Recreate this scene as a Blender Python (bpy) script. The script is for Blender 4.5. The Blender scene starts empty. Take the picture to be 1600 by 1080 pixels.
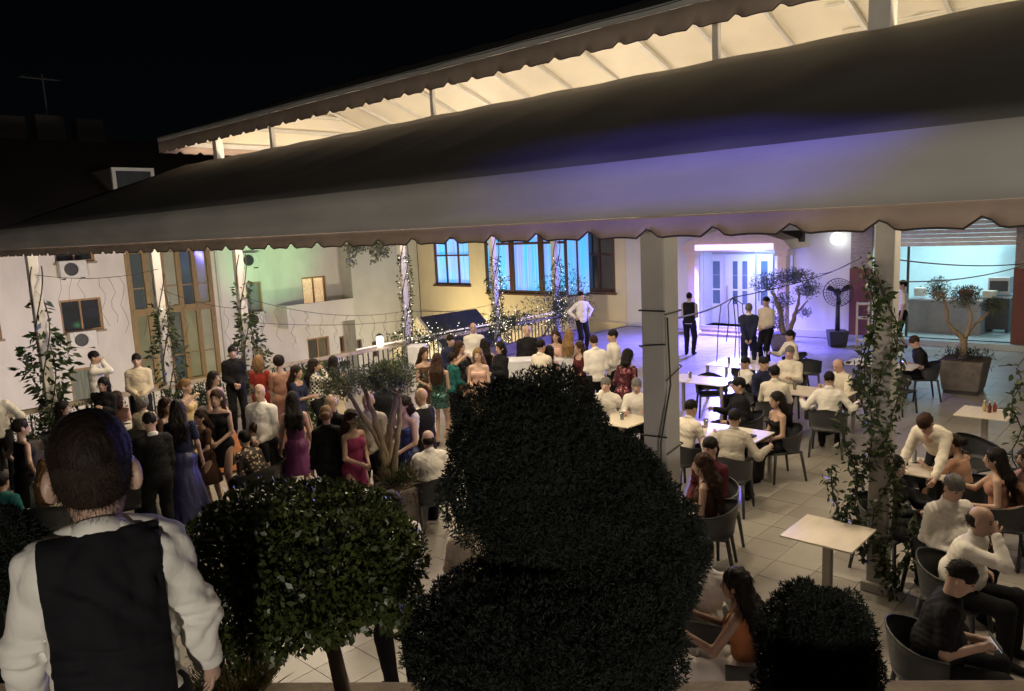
import bpy, math, random
import numpy as np
from mathutils import Vector, Matrix

random.seed(7)
rng = np.random.default_rng(11)
sc = bpy.context.scene
COL = sc.collection

# ------------------------------------------------------------------ camera
FPX, HC = 1200.0, 3.8
ROLL = math.radians(2.63)
PITCH = math.atan((540 - 356.2) * math.cos(ROLL) / FPX)
YAW = math.atan(1303 / math.hypot(FPX, 184))
FW = np.array([math.sin(YAW) * math.cos(PITCH), math.cos(YAW) * math.cos(PITCH), -math.sin(PITCH)])
RT = np.array([math.cos(YAW), -math.sin(YAW), 0.0])
UP = np.cross(RT, FW)
EX = math.cos(ROLL) * RT - math.sin(ROLL) * UP
EY = math.sin(ROLL) * RT + math.cos(ROLL) * UP
CAM = np.array([0.0, 0.0, HC])

cd = bpy.data.cameras.new('camera')
cam = bpy.data.objects.new('camera', cd)
COL.objects.link(cam)
cam.matrix_world = Matrix(((EX[0], EY[0], -FW[0], 0), (EX[1], EY[1], -FW[1], 0), (EX[2], EY[2], -FW[2], HC), (0, 0, 0, 1)))
cd.sensor_width = 36
cd.lens = FPX / 1600 * 36
cd.clip_start = 0.05
cd.clip_end = 400
sc.camera = cam

# ------------------------------------------------------------------ world, moon-dim sun, exposure
w = bpy.data.worlds.new('World')
sc.world = w
w.use_nodes = True
nt = w.node_tree
sky = nt.nodes.new('ShaderNodeTexSky')
sky.sky_type = 'NISHITA'
sky.sun_disc = False
SUN_EL, SUN_AZ = math.radians(24), math.radians(215)
sky.sun_elevation = SUN_EL
sky.sun_rotation = SUN_AZ
bg = nt.nodes['Background']
bg.inputs['Strength'].default_value = 0.0002
nt.links.new(sky.outputs[0], bg.inputs['Color'])
sl = bpy.data.lights.new('moon', 'SUN')
sl.energy = 0.006
sl.angle = math.radians(0.5)
sl.color = (0.8, 0.88, 1.0)
so = bpy.data.objects.new('moon', sl)
COL.objects.link(so)
so.rotation_euler = (math.pi / 2 - SUN_EL, 0, -SUN_AZ + math.pi)
vs = sc.view_settings
vs.view_transform = 'Standard'
vs.look = 'None'
vs.exposure = 0.0
vs.gamma = 1.0
vs.use_curve_mapping = False
sc.cycles.use_denoising = True
sc.cycles.max_bounces = 6
sc.cycles.diffuse_bounces = 3
sc.cycles.glossy_bounces = 3
sc.cycles.transmission_bounces = 4
sc.cycles.sample_clamp_indirect = 3.0


# lamp powers (watts)
PEND, PORT, GLOBE, KITCH = 540, 1700, 2.5, 85
FLW, FLG, FLY, HOUSE, BLUE, LANT = 2100, 2900, 1600, 3400, 2900, 5


def ray(px, py):
    return (px - 800) / FPX * EX - (py - 540) / FPX * EY + FW


def spot(px, py, z=0.0):
    """where the line of sight through a photo point meets the level z"""
    d = ray(px, py)
    return CAM + d * ((z - HC) / d[2])


def onX(px, py, x):
    d = ray(px, py)
    return CAM + d * (x / d[0])


def onY(px, py, y):
    d = ray(px, py)
    return CAM + d * (y / d[1])


def deep(px, py, t):
    return CAM + ray(px, py) * t


# ------------------------------------------------------------------ lamps helper
def lamp(name, kind, loc, energy, color, parent=None, size=0.2, aim=None, spot_deg=60, blend=0.6, size_y=None):
    l = bpy.data.lights.new(name, kind)
    l.energy = energy
    l.color = color
    if kind == 'AREA':
        l.size = size
        if size_y:
            l.shape = 'RECTANGLE'
            l.size_y = size_y
    else:
        l.shadow_soft_size = size
    if kind == 'SPOT':
        l.spot_size = math.radians(spot_deg)
        l.spot_blend = blend
    o = bpy.data.objects.new(name, l)
    COL.objects.link(o)
    o.location = loc
    if aim is not None:
        d = Vector(aim) - Vector(loc)
        o.rotation_euler = d.to_track_quat('-Z', 'Y').to_euler()
    if parent is not None:
        o.parent = parent
        o.matrix_parent_inverse = parent.matrix_world.inverted() if parent.matrix_world != Matrix() else Matrix.Translation(-Vector(parent.location))
    return o


# ------------------------------------------------------------------ materials
MATS = {}


def lin(c):
    return tuple(((v / 255) / 12.92 if v <= 10 else (((v / 255) + 0.055) / 1.055) ** 2.4) for v in c)


def mat(key, color, rough=0.7, metal=0.0, var=0.12, nscale=6.0, bump=0.0, bscale=60.0, emit=None, estr=0.0, spec=0.5, alpha=None, trans=0.0, stretch=None, sheen=0.0, stain=None):
    if key in MATS:
        return MATS[key]
    m = bpy.data.materials.new(key)
    m.use_nodes = True
    t = m.node_tree
    b = t.nodes['Principled BSDF']
    b.inputs['Roughness'].default_value = rough
    b.inputs['Metallic'].default_value = metal
    b.inputs['Specular IOR Level'].default_value = spec
    if sheen:
        b.inputs['Sheen Weight'].default_value = sheen
    col = (*color[:3], 1)
    tc = t.nodes.new('ShaderNodeTexCoord')
    mp = t.nodes.new('ShaderNodeMapping')
    t.links.new(tc.outputs['Object'], mp.inputs[0])
    if stretch:
        mp.inputs['Scale'].default_value = stretch
    n = t.nodes.new('ShaderNodeTexNoise')
    n.inputs['Scale'].default_value = nscale
    n.inputs['Detail'].default_value = 5
    t.links.new(mp.outputs[0], n.inputs['Vector'])
    mr = t.nodes.new('ShaderNodeMapRange')
    mr.inputs[1].default_value = 0.25
    mr.inputs[2].default_value = 0.75
    mr.inputs[3].default_value = 1 - var
    mr.inputs[4].default_value = 1 + var
    t.links.new(n.outputs['Fac'], mr.inputs[0])
    mx = t.nodes.new('ShaderNodeMix')
    mx.data_type = 'RGBA'
    mx.blend_type = 'MULTIPLY'
    mx.inputs[0].default_value = 1
    mx.inputs[6].default_value = col
    t.links.new(mr.outputs[0], mx.inputs[7])
    outc = mx.outputs[2]
    if stain:
        n3 = t.nodes.new('ShaderNodeTexNoise')
        n3.inputs['Scale'].default_value = stain[1]
        n3.inputs['Detail'].default_value = 8
        n3.inputs['Roughness'].default_value = 0.65
        t.links.new(mp.outputs[0], n3.inputs['Vector'])
        r3 = t.nodes.new('ShaderNodeMapRange')
        r3.inputs[1].default_value = 0.5
        r3.inputs[2].default_value = 0.72
        r3.inputs[3].default_value = 0
        r3.inputs[4].default_value = stain[2]
        t.links.new(n3.outputs['Fac'], r3.inputs[0])
        m3 = t.nodes.new('ShaderNodeMix')
        m3.data_type = 'RGBA'
        m3.inputs[7].default_value = (*stain[0], 1)
        t.links.new(r3.outputs[0], m3.inputs[0])
        t.links.new(outc, m3.inputs[6])
        outc = m3.outputs[2]
    t.links.new(outc, b.inputs['Base Color'])
    if bump:
        n2 = t.nodes.new('ShaderNodeTexNoise')
        n2.inputs['Scale'].default_value = bscale
        n2.inputs['Detail'].default_value = 6
        t.links.new(mp.outputs[0], n2.inputs['Vector'])
        bp = t.nodes.new('ShaderNodeBump')
        bp.inputs['Strength'].default_value = bump
        bp.inputs['Distance'].default_value = 0.02
        t.links.new(n2.outputs['Fac'], bp.inputs['Height'])
        t.links.new(bp.outputs[0], b.inputs['Normal'])
    if emit:
        b.inputs['Emission Color'].default_value = (*emit, 1)
        b.inputs['Emission Strength'].default_value = estr
    if trans:
        b.inputs['Transmission Weight'].default_value = trans
    if alpha is not None:
        b.inputs['Alpha'].default_value = alpha
    MATS[key] = m
    return m


def leafmat(key, c1, c2, rough=0.45, trans=0.25, scale=9.0):
    if key in MATS:
        return MATS[key]
    m = mat(key, c1, rough)
    t = m.node_tree
    b = t.nodes['Principled BSDF']
    n = t.nodes.new('ShaderNodeTexNoise')
    n.inputs['Scale'].default_value = scale
    n.inputs['Detail'].default_value = 4
    r = t.nodes.new('ShaderNodeMapRange')
    r.inputs[1].default_value = 0.35
    r.inputs[2].default_value = 0.65
    t.links.new(n.outputs['Fac'], r.inputs[0])
    tc = t.nodes.new('ShaderNodeTexCoord')
    t.links.new(tc.outputs['Object'], n.inputs['Vector'])
    mx = t.nodes.new('ShaderNodeMix')
    mx.data_type = 'RGBA'
    mx.inputs[6].default_value = (*c1, 1)
    mx.inputs[7].default_value = (*c2, 1)
    t.links.new(r.outputs[0], mx.inputs[0])
    t.links.new(mx.outputs[2], b.inputs['Base Color'])
    tr = t.nodes.new('ShaderNodeBsdfTranslucent')
    t.links.new(mx.outputs[2], tr.inputs[0])
    ms = t.nodes.new('ShaderNodeMixShader')
    ms.inputs[0].default_value = trans
    t.links.new(b.outputs[0], ms.inputs[1])
    t.links.new(tr.outputs[0], ms.inputs[2])
    t.links.new(ms.outputs[0], t.nodes['Material Output'].inputs[0])
    return m


def patmat(key, kind, c1, c2, scale, rough=0.7, metal=0.0):
    if key in MATS:
        return MATS[key]
    m = bpy.data.materials.new(key)
    m.use_nodes = True
    t = m.node_tree
    b = t.nodes['Principled BSDF']
    b.inputs['Roughness'].default_value = rough
    b.inputs['Metallic'].default_value = metal
    tc = t.nodes.new('ShaderNodeTexCoord')
    if kind == 'check':
        n = t.nodes.new('ShaderNodeTexChecker')
        n.inputs['Scale'].default_value = scale
        n.inputs['Color1'].default_value = (*c1, 1)
        n.inputs['Color2'].default_value = (*c2, 1)
        t.links.new(tc.outputs['Object'], n.inputs['Vector'])
        t.links.new(n.outputs['Color'], b.inputs['Base Color'])
    else:
        n = t.nodes.new('ShaderNodeTexVoronoi')
        n.inputs['Scale'].default_value = scale
        t.links.new(tc.outputs['Object'], n.inputs['Vector'])
        r = t.nodes.new('ShaderNodeMapRange')
        mx = t.nodes.new('ShaderNodeMix')
        mx.data_type = 'RGBA'
        mx.inputs[6].default_value = (*c1, 1)
        mx.inputs[7].default_value = (*c2, 1)
        if kind == 'sequin':
            s = t.nodes.new('ShaderNodeSeparateColor')
            t.links.new(n.outputs['Color'], s.inputs[0])
            r.inputs[1].default_value = 0.7
            r.inputs[2].default_value = 0.8
            t.links.new(s.outputs[0], r.inputs[0])
            bp = t.nodes.new('ShaderNodeBump')
            bp.inputs['Strength'].default_value = 1.0
            bp.inputs['Distance'].default_value = 0.03
            t.links.new(s.outputs[1], bp.inputs['Height'])
            t.links.new(bp.outputs[0], b.inputs['Normal'])
        else:
            r.inputs[1].default_value = 0.32
            r.inputs[2].default_value = 0.4
            t.links.new(n.outputs['Distance'], r.inputs[0])
        t.links.new(r.outputs[0], mx.inputs[0])
        t.links.new(mx.outputs[2], b.inputs['Base Color'])
    MATS[key] = m
    return m


# ------------------------------------------------------------------ mesh helpers
def mesh_arrays(name, V, Q, smooth=True):
    """V (n,3); Q (m,4) or (m,3) or list of such"""
    me = bpy.data.meshes.new(name)
    V = np.ascontiguousarray(V, dtype=np.float32)
    Qs = Q if isinstance(Q, list) else [Q]
    Qs = [np.asarray(q, dtype=np.int32) for q in Qs if len(q)]
    me.vertices.add(len(V))
    me.vertices.foreach_set('co', V.ravel())
    li = np.concatenate([q.ravel() for q in Qs])
    tot = np.concatenate([np.full(len(q), q.shape[1], np.int32) for q in Qs])
    st = np.concatenate([[0], np.cumsum(tot)[:-1]]).astype(np.int32)
    me.loops.add(len(li))
    me.loops.foreach_set('vertex_index', li)
    me.polygons.add(len(tot))
    me.polygons.foreach_set('loop_start', st)
    me.update(calc_edges=True)
    if smooth:
        me.polygons.foreach_set('use_smooth', np.ones(len(tot), bool))
    return me


def link(name, me, m=None, parent=None, loc=None, rotz=None):
    o = bpy.data.objects.new(name, me)
    COL.objects.link(o)
    if m is not None and me is not None and len(me.materials) == 0:
        me.materials.append(m)
    if parent is not None:
        o.parent = parent
    if loc is not None:
        o.location = tuple(float(v) for v in loc)
    if rotz is not None:
        o.rotation_euler = (0, 0, rotz)
    return o


def tag(o, label=None, cat=None, group=None, kind=None):
    if label:
        o['label'] = label
    if cat:
        o['category'] = cat
    if group:
        o['group'] = group
    if kind:
        o['kind'] = kind
    return o


def thing(name, label, cat, loc=(0, 0, 0), rotz=0.0, group=None):
    o = bpy.data.objects.new(name, None)
    COL.objects.link(o)
    o.empty_display_size = 0.1
    o.location = tuple(float(v) for v in loc)
    o.rotation_euler = (0, 0, rotz)
    return tag(o, label, cat, group)


def copy_tree(o, parent=None):
    c = o.copy()
    COL.objects.link(c)
    c.parent = parent
    for ch in list(o.children):
        copy_tree(ch, c)
    return c


class MB:
    def __init__(self):
        self.v = []
        self.f = []

    def quad(self, a, b, c, d):
        n = len(self.v)
        self.v += [tuple(a), tuple(b), tuple(c), tuple(d)]
        self.f.append((n, n + 1, n + 2, n + 3))
        return self

    def poly(self, pts):
        n = len(self.v)
        self.v += [tuple(p) for p in pts]
        self.f.append(tuple(range(n, n + len(pts))))
        return self

    def box(self, lo, hi, M=None, taper=1.0):
        n = len(self.v)
        cx, cy = (lo[0] + hi[0]) / 2, (lo[1] + hi[1]) / 2
        for z, k in ((lo[2], taper), (hi[2], 1.0)):
            for x, y in ((lo[0], lo[1]), (hi[0], lo[1]), (hi[0], hi[1]), (lo[0], hi[1])):
                p = Vector((cx + (x - cx) * k, cy + (y - cy) * k, z))
                if M is not None:
                    p = M @ p
                self.v.append(tuple(p))
        for q in ((0, 3, 2, 1), (4, 5, 6, 7), (0, 1, 5, 4), (1, 2, 6, 5), (2, 3, 7, 6), (3, 0, 4, 7)):
            self.f.append(tuple(n + i for i in q))
        return self

    def prism(self, pts, d):
        """closed outline (3D points, planar) extruded along vector d"""
        n = len(self.v)
        k = len(pts)
        d = np.array(d, float)
        self.v += [tuple(p) for p in pts] + [tuple(np.array(p, float) + d) for p in pts]
        self.f.append(tuple(range(n + k - 1, n - 1, -1)))
        self.f.append(tuple(range(n + k, n + 2 * k)))
        for i in range(k):
            j = (i + 1) % k
            self.f.append((n + i, n + j, n + k + j, n + k + i))
        return self

    def tube(self, pts, r, n=8, caps=True):
        pts = [np.array(p, float) for p in pts]
        rs = [r] * len(pts) if np.isscalar(r) else list(r)
        b = len(self.v)
        ref = None
        for i, p in enumerate(pts):
            d = pts[min(i + 1, len(pts) - 1)] - pts[max(i - 1, 0)]
            d = d / (np.linalg.norm(d) + 1e-9)
            if ref is None:
                ref = np.array((0, 0, 1.0)) if abs(d[2]) < 0.9 else np.array((1.0, 0, 0))
            u = np.cross(d, ref)
            u /= np.linalg.norm(u) + 1e-9
            v = np.cross(d, u)
            ref = np.cross(u, d)
            for k in range(n):
                a = 2 * math.pi * k / n
                self.v.append(tuple(p + rs[i] * (math.cos(a) * u + math.sin(a) * v)))
        for i in range(len(pts) - 1):
            for k in range(n):
                k2 = (k + 1) % n
                self.f.append((b + i * n + k, b + (i + 1) * n + k, b + (i + 1) * n + k2, b + i * n + k2))
        if caps:
            self.f.append(tuple(b + k for k in range(n)))
            e = b + (len(pts) - 1) * n
            self.f.append(tuple(e + k for k in reversed(range(n))))
        return self

    def lathe(self, prof, c=(0, 0, 0), n=20, M=None):
        """prof: list of (r,z)"""
        b = len(self.v)
        for r, z in prof:
            for k in range(n):
                a = 2 * math.pi * k / n
                p = Vector((c[0] + r * math.cos(a), c[1] + r * math.sin(a), c[2] + z))
                if M is not None:
                    p = M @ p
                self.v.append(tuple(p))
        for i in range(len(prof) - 1):
            for k in range(n):
                k2 = (k + 1) % n
                self.f.append((b + i * n + k, b + i * n + k2, b + (i + 1) * n + k2, b + (i + 1) * n + k))
        self.f.append(tuple(b + k for k in reversed(range(n))))
        e = b + (len(prof) - 1) * n
        self.f.append(tuple(e + k for k in range(n)))
        return self

    def ball(self, c, r, n=10):
        rr = (r, r, r) if np.isscalar(r) else r
        b = len(self.v)
        h = n // 2
        for i in range(h + 1):
            t = math.pi * i / h
            for k in range(n):
                a = 2 * math.pi * k / n
                s = max(math.sin(t), 0.02)
                self.v.append((c[0] + rr[0] * s * math.cos(a), c[1] + rr[1] * s * math.sin(a), c[2] - rr[2] * math.cos(t)))
        for i in range(h):
            for k in range(n):
                k2 = (k + 1) % n
                self.f.append((b + i * n + k, b + i * n + k2, b + (i + 1) * n + k2, b + (i + 1) * n + k))
        self.f.append(tuple(b + k for k in reversed(range(n))))
        self.f.append(tuple(b + h * n + k for k in range(n)))
        return self

    def mesh(self, name='mesh', smooth=False):
        me = bpy.data.meshes.new(name)
        me.from_pydata(self.v, [], self.f)
        me.update()
        if smooth:
            me.polygons.foreach_set('use_smooth', np.ones(len(me.polygons), bool))
        return me

    def build(self, name, m, parent=None, smooth=False, bevel=0.0, loc=None, rotz=None):
        o = link(name, self.mesh(name, smooth), m, parent, loc, rotz)
        if bevel:
            bv = o.modifiers.new('bevel', 'BEVEL')
            bv.width = bevel
            bv.segments = 2
            bv.limit_method = 'ANGLE'
        return o


# ------------------------------------------------------------------ signed-distance surfaces (bodies, cloth, crowns)
def nets(g, org, h):
    s = g < 0
    c = [s[i:g.shape[0] - 1 + i, j:g.shape[1] - 1 + j, k:g.shape[2] - 1 + k] for i in (0, 1) for j in (0, 1) for k in (0, 1)]
    cnt = sum(a.astype(np.int8) for a in c)
    act = (cnt > 0) & (cnt < 8)
    idx = np.argwhere(act)
    vid = np.full(act.shape, -1, np.int32)
    vid[act] = np.arange(len(idx))
    offs = np.array([(i, j, k) for i in (0, 1) for j in (0, 1) for k in (0, 1)])
    val = np.stack([g[idx[:, 0] + o[0], idx[:, 1] + o[1], idx[:, 2] + o[2]] for o in offs], 1)
    acc = np.zeros((len(idx), 3))
    n = np.zeros(len(idx))
    for a in range(8):
        for b in range(a + 1, 8):
            if np.abs(offs[a] - offs[b]).sum() != 1:
                continue
            va, vb = val[:, a], val[:, b]
            mk = (va < 0) != (vb < 0)
            t = np.where(mk, va / np.where(mk, va - vb, 1), 0)
            acc += mk[:, None] * (offs[a] + t[:, None] * (offs[b] - offs[a]))
            n += mk
    V = org + (idx + acc / n[:, None]) * h
    Q = []
    for ax in range(3):
        sl0 = [slice(1, -1)] * 3
        sl1 = [slice(1, -1)] * 3
        sl0[ax] = slice(0, -1)
        sl1[ax] = slice(1, None)
        a, b = s[tuple(sl0)], s[tuple(sl1)]
        e = np.argwhere(a != b)
        if not len(e):
            continue
        flip = a[tuple(e.T)]
        base = e + 1
        base[:, ax] -= 1
        o1, o2 = [(1, 2), (2, 0), (0, 1)][ax]
        d1 = np.zeros(3, int)
        d1[o1] = 1
        d2 = np.zeros(3, int)
        d2[o2] = 1
        q = np.stack([vid[tuple((base - d1 - d2).T)], vid[tuple((base - d2).T)], vid[tuple(base.T)], vid[tuple((base - d1).T)]], 1)
        q[~flip] = q[~flip][:, ::-1]
        Q.append(q)
    return V, np.concatenate(Q)


def sdf_surface(prims, h, k=0.03, cuts=(), wrinkle=0.0, wfreq=22.0, seed=0, wdir=None):
    """prims: ('c',a,b,ra,rb) tapered capsule | ('e',centre,R,radii) ellipsoid -> verts, quads"""
    lo = np.full(3, 1e9)
    hi = -lo
    for p in prims:
        if p[0] == 'c':
            a, b = np.array(p[1], float), np.array(p[2], float)
            r = max(p[3], p[4])
            lo = np.minimum(lo, np.minimum(a, b) - r)
            hi = np.maximum(hi, np.maximum(a, b) + r)
        else:
            r = max(p[3])
            lo = np.minimum(lo, np.array(p[1]) - r)
            hi = np.maximum(hi, np.array(p[1]) + r)
    lo -= 3 * h + k * 0.5 + wrinkle
    hi += 3 * h + k * 0.5 + wrinkle
    dim = np.ceil((hi - lo) / h).astype(int) + 1
    g = np.full(dim, 0.25)
    ax = [lo[i] + h * np.arange(dim[i]) for i in range(3)]
    mg = k + 4 * h
    for p in prims:
        if p[0] == 'c':
            a, b = np.array(p[1], float), np.array(p[2], float)
            r = max(p[3], p[4])
            pl, ph = np.minimum(a, b) - r - mg, np.maximum(a, b) + r + mg
        else:
            r = max(p[3])
            pl, ph = np.array(p[1]) - r - mg, np.array(p[1]) + r + mg
        i0 = np.clip(np.floor((pl - lo) / h).astype(int), 0, dim - 1)
        i1 = np.clip(np.ceil((ph - lo) / h).astype(int) + 1, 1, dim)
        X, Y, Z = np.meshgrid(*[ax[i][i0[i]:i1[i]] for i in range(3)], indexing='ij', sparse=True)
        if p[0] == 'c':
            d = b - a
            L = d @ d + 1e-12
            t = np.clip(((X - a[0]) * d[0] + (Y - a[1]) * d[1] + (Z - a[2]) * d[2]) / L, 0, 1)
            dist = np.sqrt((X - a[0] - t * d[0]) ** 2 + (Y - a[1] - t * d[1]) ** 2 + (Z - a[2] - t * d[2]) ** 2) - (p[3] + t * (p[4] - p[3]))
        else:
            R = np.array(p[2])
            c = p[1]
            q = [(X - c[0]) * R[0, i] + (Y - c[1]) * R[1, i] + (Z - c[2]) * R[2, i] for i in range(3)]
            r = p[3]
            k0 = np.sqrt((q[0] / r[0]) ** 2 + (q[1] / r[1]) ** 2 + (q[2] / r[2]) ** 2)
            k1 = np.sqrt((q[0] / r[0] ** 2) ** 2 + (q[1] / r[1] ** 2) ** 2 + (q[2] / r[2] ** 2) ** 2) + 1e-9
            dist = k0 * (k0 - 1) / k1
        sub = g[i0[0]:i1[0], i0[1]:i1[1], i0[2]:i1[2]]
        hh = np.clip(k - np.abs(sub - dist), 0, None) / k
        g[i0[0]:i1[0], i0[1]:i1[1], i0[2]:i1[2]] = np.minimum(sub, dist) - hh * hh * k * 0.25
    X, Y, Z = np.meshgrid(*ax, indexing='ij', sparse=True)
    if wrinkle:
        r = np.random.default_rng(seed)
        wv = 0
        for i in range(6):
            d = r.normal(size=3)
            if wdir is not None:
                d = d * np.array(wdir)
            d = d / np.linalg.norm(d) * wfreq * r.uniform(0.5, 1.7)
            d2 = r.normal(size=3) * wfreq * 0.35
            fold = 1 - 2 * np.abs(np.sin(X * d[0] + Y * d[1] + Z * d[2] + r.uniform(0, 6) + 1.3 * np.sin(X * d2[0] + Y * d2[1] + Z * d2[2])))
            d3 = r.normal(size=3) * wfreq * 0.22
            wv = wv + fold * np.clip(0.35 + 0.8 * np.sin(X * d3[0] + Y * d3[1] + Z * d3[2] + r.uniform(0, 6)), 0, 1)
        g = g + wrinkle * wv / 2.4
    for c in cuts:
        pt, n = np.array(c[0], float), np.array(c[1], float)
        g = np.maximum(g, (X - pt[0]) * n[0] + (Y - pt[1]) * n[1] + (Z - pt[2]) * n[2])
    g[0] = g[-1] = 0.2
    g[:, 0] = g[:, -1] = 0.2
    g[:, :, 0] = g[:, :, -1] = 0.2
    return nets(g, lo, h)


# ------------------------------------------------------------------ leaves
def leaf_arrays(P, N, size, aspect=0.45, fold=0.25, jitter=0.7, r=None):
    """rhombic leaves at P pointing roughly along N"""
    r = r or rng
    n = len(P)
    L = size * r.uniform(0.6, 1.3, n)[:, None]
    d = N + r.normal(size=(n, 3)) * jitter
    d /= np.linalg.norm(d, axis=1)[:, None] + 1e-9
    t = np.cross(d, r.normal(size=(n, 3)))
    t /= np.linalg.norm(t, axis=1)[:, None] + 1e-9
    u = np.cross(d, t)
    a = P
    b = P + d * L
    m = P + d * L * 0.45
    s = t * L * aspect * 0.5
    f = u * L * aspect * fold
    V = np.stack([a, m + s + f, b, m - s + f], 1).reshape(-1, 3)
    Q = np.arange(4 * n).reshape(n, 4)
    return V, Q


def leaves(name, P, N, size, m, parent, aspect=0.45, fold=0.25, jitter=0.7, kind='stuff'):
    V, Q = leaf_arrays(np.asarray(P), np.asarray(N), size, aspect, fold, jitter)
    o = link(name, mesh_arrays(name, V, Q, False), m, parent)
    if kind:
        o['kind'] = kind
    return o

# ------------------------------------------------------------------ base materials
M_TILE = mat('floor tile', (0.315, 0.295, 0.265), 0.32, var=0.16, nscale=1.4, bump=0.05, bscale=25, stain=((0.16, 0.14, 0.12), 3.0, 0.35))
_t = M_TILE.node_tree
_oi = _t.nodes.new('ShaderNodeObjectInfo')
_mr = _t.nodes.new('ShaderNodeMapRange')
_mr.inputs[3].default_value = 0.86
_mr.inputs[4].default_value = 1.08
_t.links.new(_oi.outputs['Random'], _mr.inputs[0])
_mm = _t.nodes.new('ShaderNodeMix')
_mm.data_type = 'RGBA'
_mm.blend_type = 'MULTIPLY'
_mm.inputs[0].default_value = 1
_src = _t.nodes['Principled BSDF'].inputs['Base Color'].links[0].from_socket
_t.links.new(_src, _mm.inputs[6])
_t.links.new(_mr.outputs[0], _mm.inputs[7])
_t.links.new(_mm.outputs[2], _t.nodes['Principled BSDF'].inputs['Base Color'])
M_GROUT = mat('grout', (0.18, 0.165, 0.15), 0.9)
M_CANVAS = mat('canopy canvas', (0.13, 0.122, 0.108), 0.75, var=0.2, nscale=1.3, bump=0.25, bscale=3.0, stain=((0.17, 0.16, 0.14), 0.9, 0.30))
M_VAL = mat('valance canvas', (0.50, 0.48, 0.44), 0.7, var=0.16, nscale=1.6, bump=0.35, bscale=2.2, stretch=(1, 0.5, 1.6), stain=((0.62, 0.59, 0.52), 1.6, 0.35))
M_TRIM = mat('valance brown trim', (0.46, 0.345, 0.265), 0.7, var=0.2, nscale=2.0, bump=0.2, bscale=5)
M_PIPE = mat('valance piping', (0.07, 0.05, 0.04), 0.6)
M_CREAM = mat('cream liner', (0.76, 0.70, 0.56), 0.6, var=0.08, nscale=1.2, bump=0.15, bscale=2.5)
M_WPAINT = mat('white painted steel', (0.62, 0.60, 0.55), 0.45, var=0.1, nscale=5, bump=0.05, bscale=30)
M_COL = mat('column render', (0.34, 0.325, 0.30), 0.65, var=0.1, nscale=3, bump=0.08, bscale=25, stain=((0.25, 0.23, 0.2), 2.5, 0.4))
M_STONE = mat('planter coping', (0.30, 0.235, 0.16), 0.8, var=0.25, nscale=9, bump=0.25, bscale=40)
M_WALLW = mat('white render wall', (0.70, 0.66, 0.61), 0.85, var=0.10, nscale=1.1, bump=0.12, bscale=50, stretch=(1, 1, 0.45), stain=((0.42, 0.38, 0.33), 0.7, 0.45))
M_WALLG = mat('pale grey render wall', (0.60, 0.59, 0.52), 0.85, var=0.07, nscale=1.5, bump=0.12, bscale=50)
M_WALLY = mat('yellow render wall', (0.76, 0.68, 0.50), 0.85, var=0.06, nscale=1.2, bump=0.12, bscale=50, stain=((0.6, 0.5, 0.32), 0.8, 0.3))
M_WALLL = mat('smooth white wall', (0.74, 0.73, 0.74), 0.7, var=0.04, nscale=1.2, bump=0.06, bscale=40)
M_WOOD = mat('window wood', (0.30, 0.17, 0.07), 0.5, var=0.25, nscale=6, stretch=(4, 4, 0.6))
M_WOODY = mat('golden stair window wood', (0.27, 0.185, 0.075), 0.5, var=0.25, nscale=6, stretch=(4, 4, 0.6))
M_WOODD = mat('dark window wood', (0.10, 0.045, 0.03), 0.45, var=0.25, nscale=6, stretch=(4, 4, 0.6))
M_GLASS = mat('dark window glass', (0.035, 0.04, 0.045), 0.06, var=0.3, nscale=0.8, spec=0.8)
M_GLASSG = mat('curtained window glass', (0.20, 0.22, 0.18), 0.15, var=0.35, nscale=3, stretch=(6, 6, 0.3), spec=0.7)
M_DARK = mat('dark metal', (0.03, 0.03, 0.033), 0.5, var=0.2)
M_STEEL = mat('brushed steel', (0.45, 0.45, 0.46), 0.35, metal=0.8, var=0.1)
M_ROOFD = mat('dark roof tiles', (0.035, 0.028, 0.026), 0.85, var=0.4, nscale=12, bump=0.6, bscale=18)
M_WIRE = mat('black cable', (0.012, 0.012, 0.012), 0.6)
M_ACW = mat('air conditioner white', (0.65, 0.63, 0.58), 0.5)

# ------------------------------------------------------------------ terrace floor and ground
TX0, TX1, TY0, TY1 = 2.0, 23.8, -6.0, 16.3
fl = MB().box((TX0, TY0, -0.35), (TX1, TY1, -0.012)).build('terrace_floor', M_GROUT)
tag(fl, kind='structure')
gd = MB().quad((-60, -60, -3.6), (120, -60, -3.6), (120, 120, -3.6), (-60, 120, -3.6)).build('ground', mat('courtyard paving', (0.16, 0.15, 0.14), 0.8, nscale=2))
tag(gd, kind='structure')
TS, TG = 0.45, 0.006
cells = []
for i in range(int((TX1 - TX0) / TS)):
    for j in range(int((TY1 - TY0) / TS)):
        x, y = TX0 + (i + 0.5) * TS, TY0 + (j + 0.5) * TS
        v = np.array((x, y, 0)) - CAM
        dz = v @ FW
        px, py = 800 + FPX * (v @ EX) / max(dz, 0.1), 540 - FPX * (v @ EY) / max(dz, 0.1)
        inv = dz > 1 and -40 < px < 1640 and py < 1090
        cells.append((0 if inv and dz > 4.2 else 1, dz, x, y, i, j))
cells.sort()
tile_me = MB().box((-TS / 2 + TG / 2, -TS / 2 + TG / 2, -0.02), (TS / 2 - TG / 2, TS / 2 - TG / 2, 0)).mesh('tile')
tile_me.materials.append(M_TILE)
rest = MB()
for k, (a, dz, x, y, i, j) in enumerate(cells):
    jz = random.uniform(-0.0015, 0.0015)
    if k < 290:
        link('tile', tile_me, None, fl, (x, y, jz))
    else:
        rest.box((x - TS / 2 + TG / 2, y - TS / 2 + TG / 2, -0.02), (x + TS / 2 - TG / 2, y + TS / 2 - TG / 2, jz))
tag(rest.build('tiles_beyond', M_TILE, fl), kind='stuff')

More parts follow.
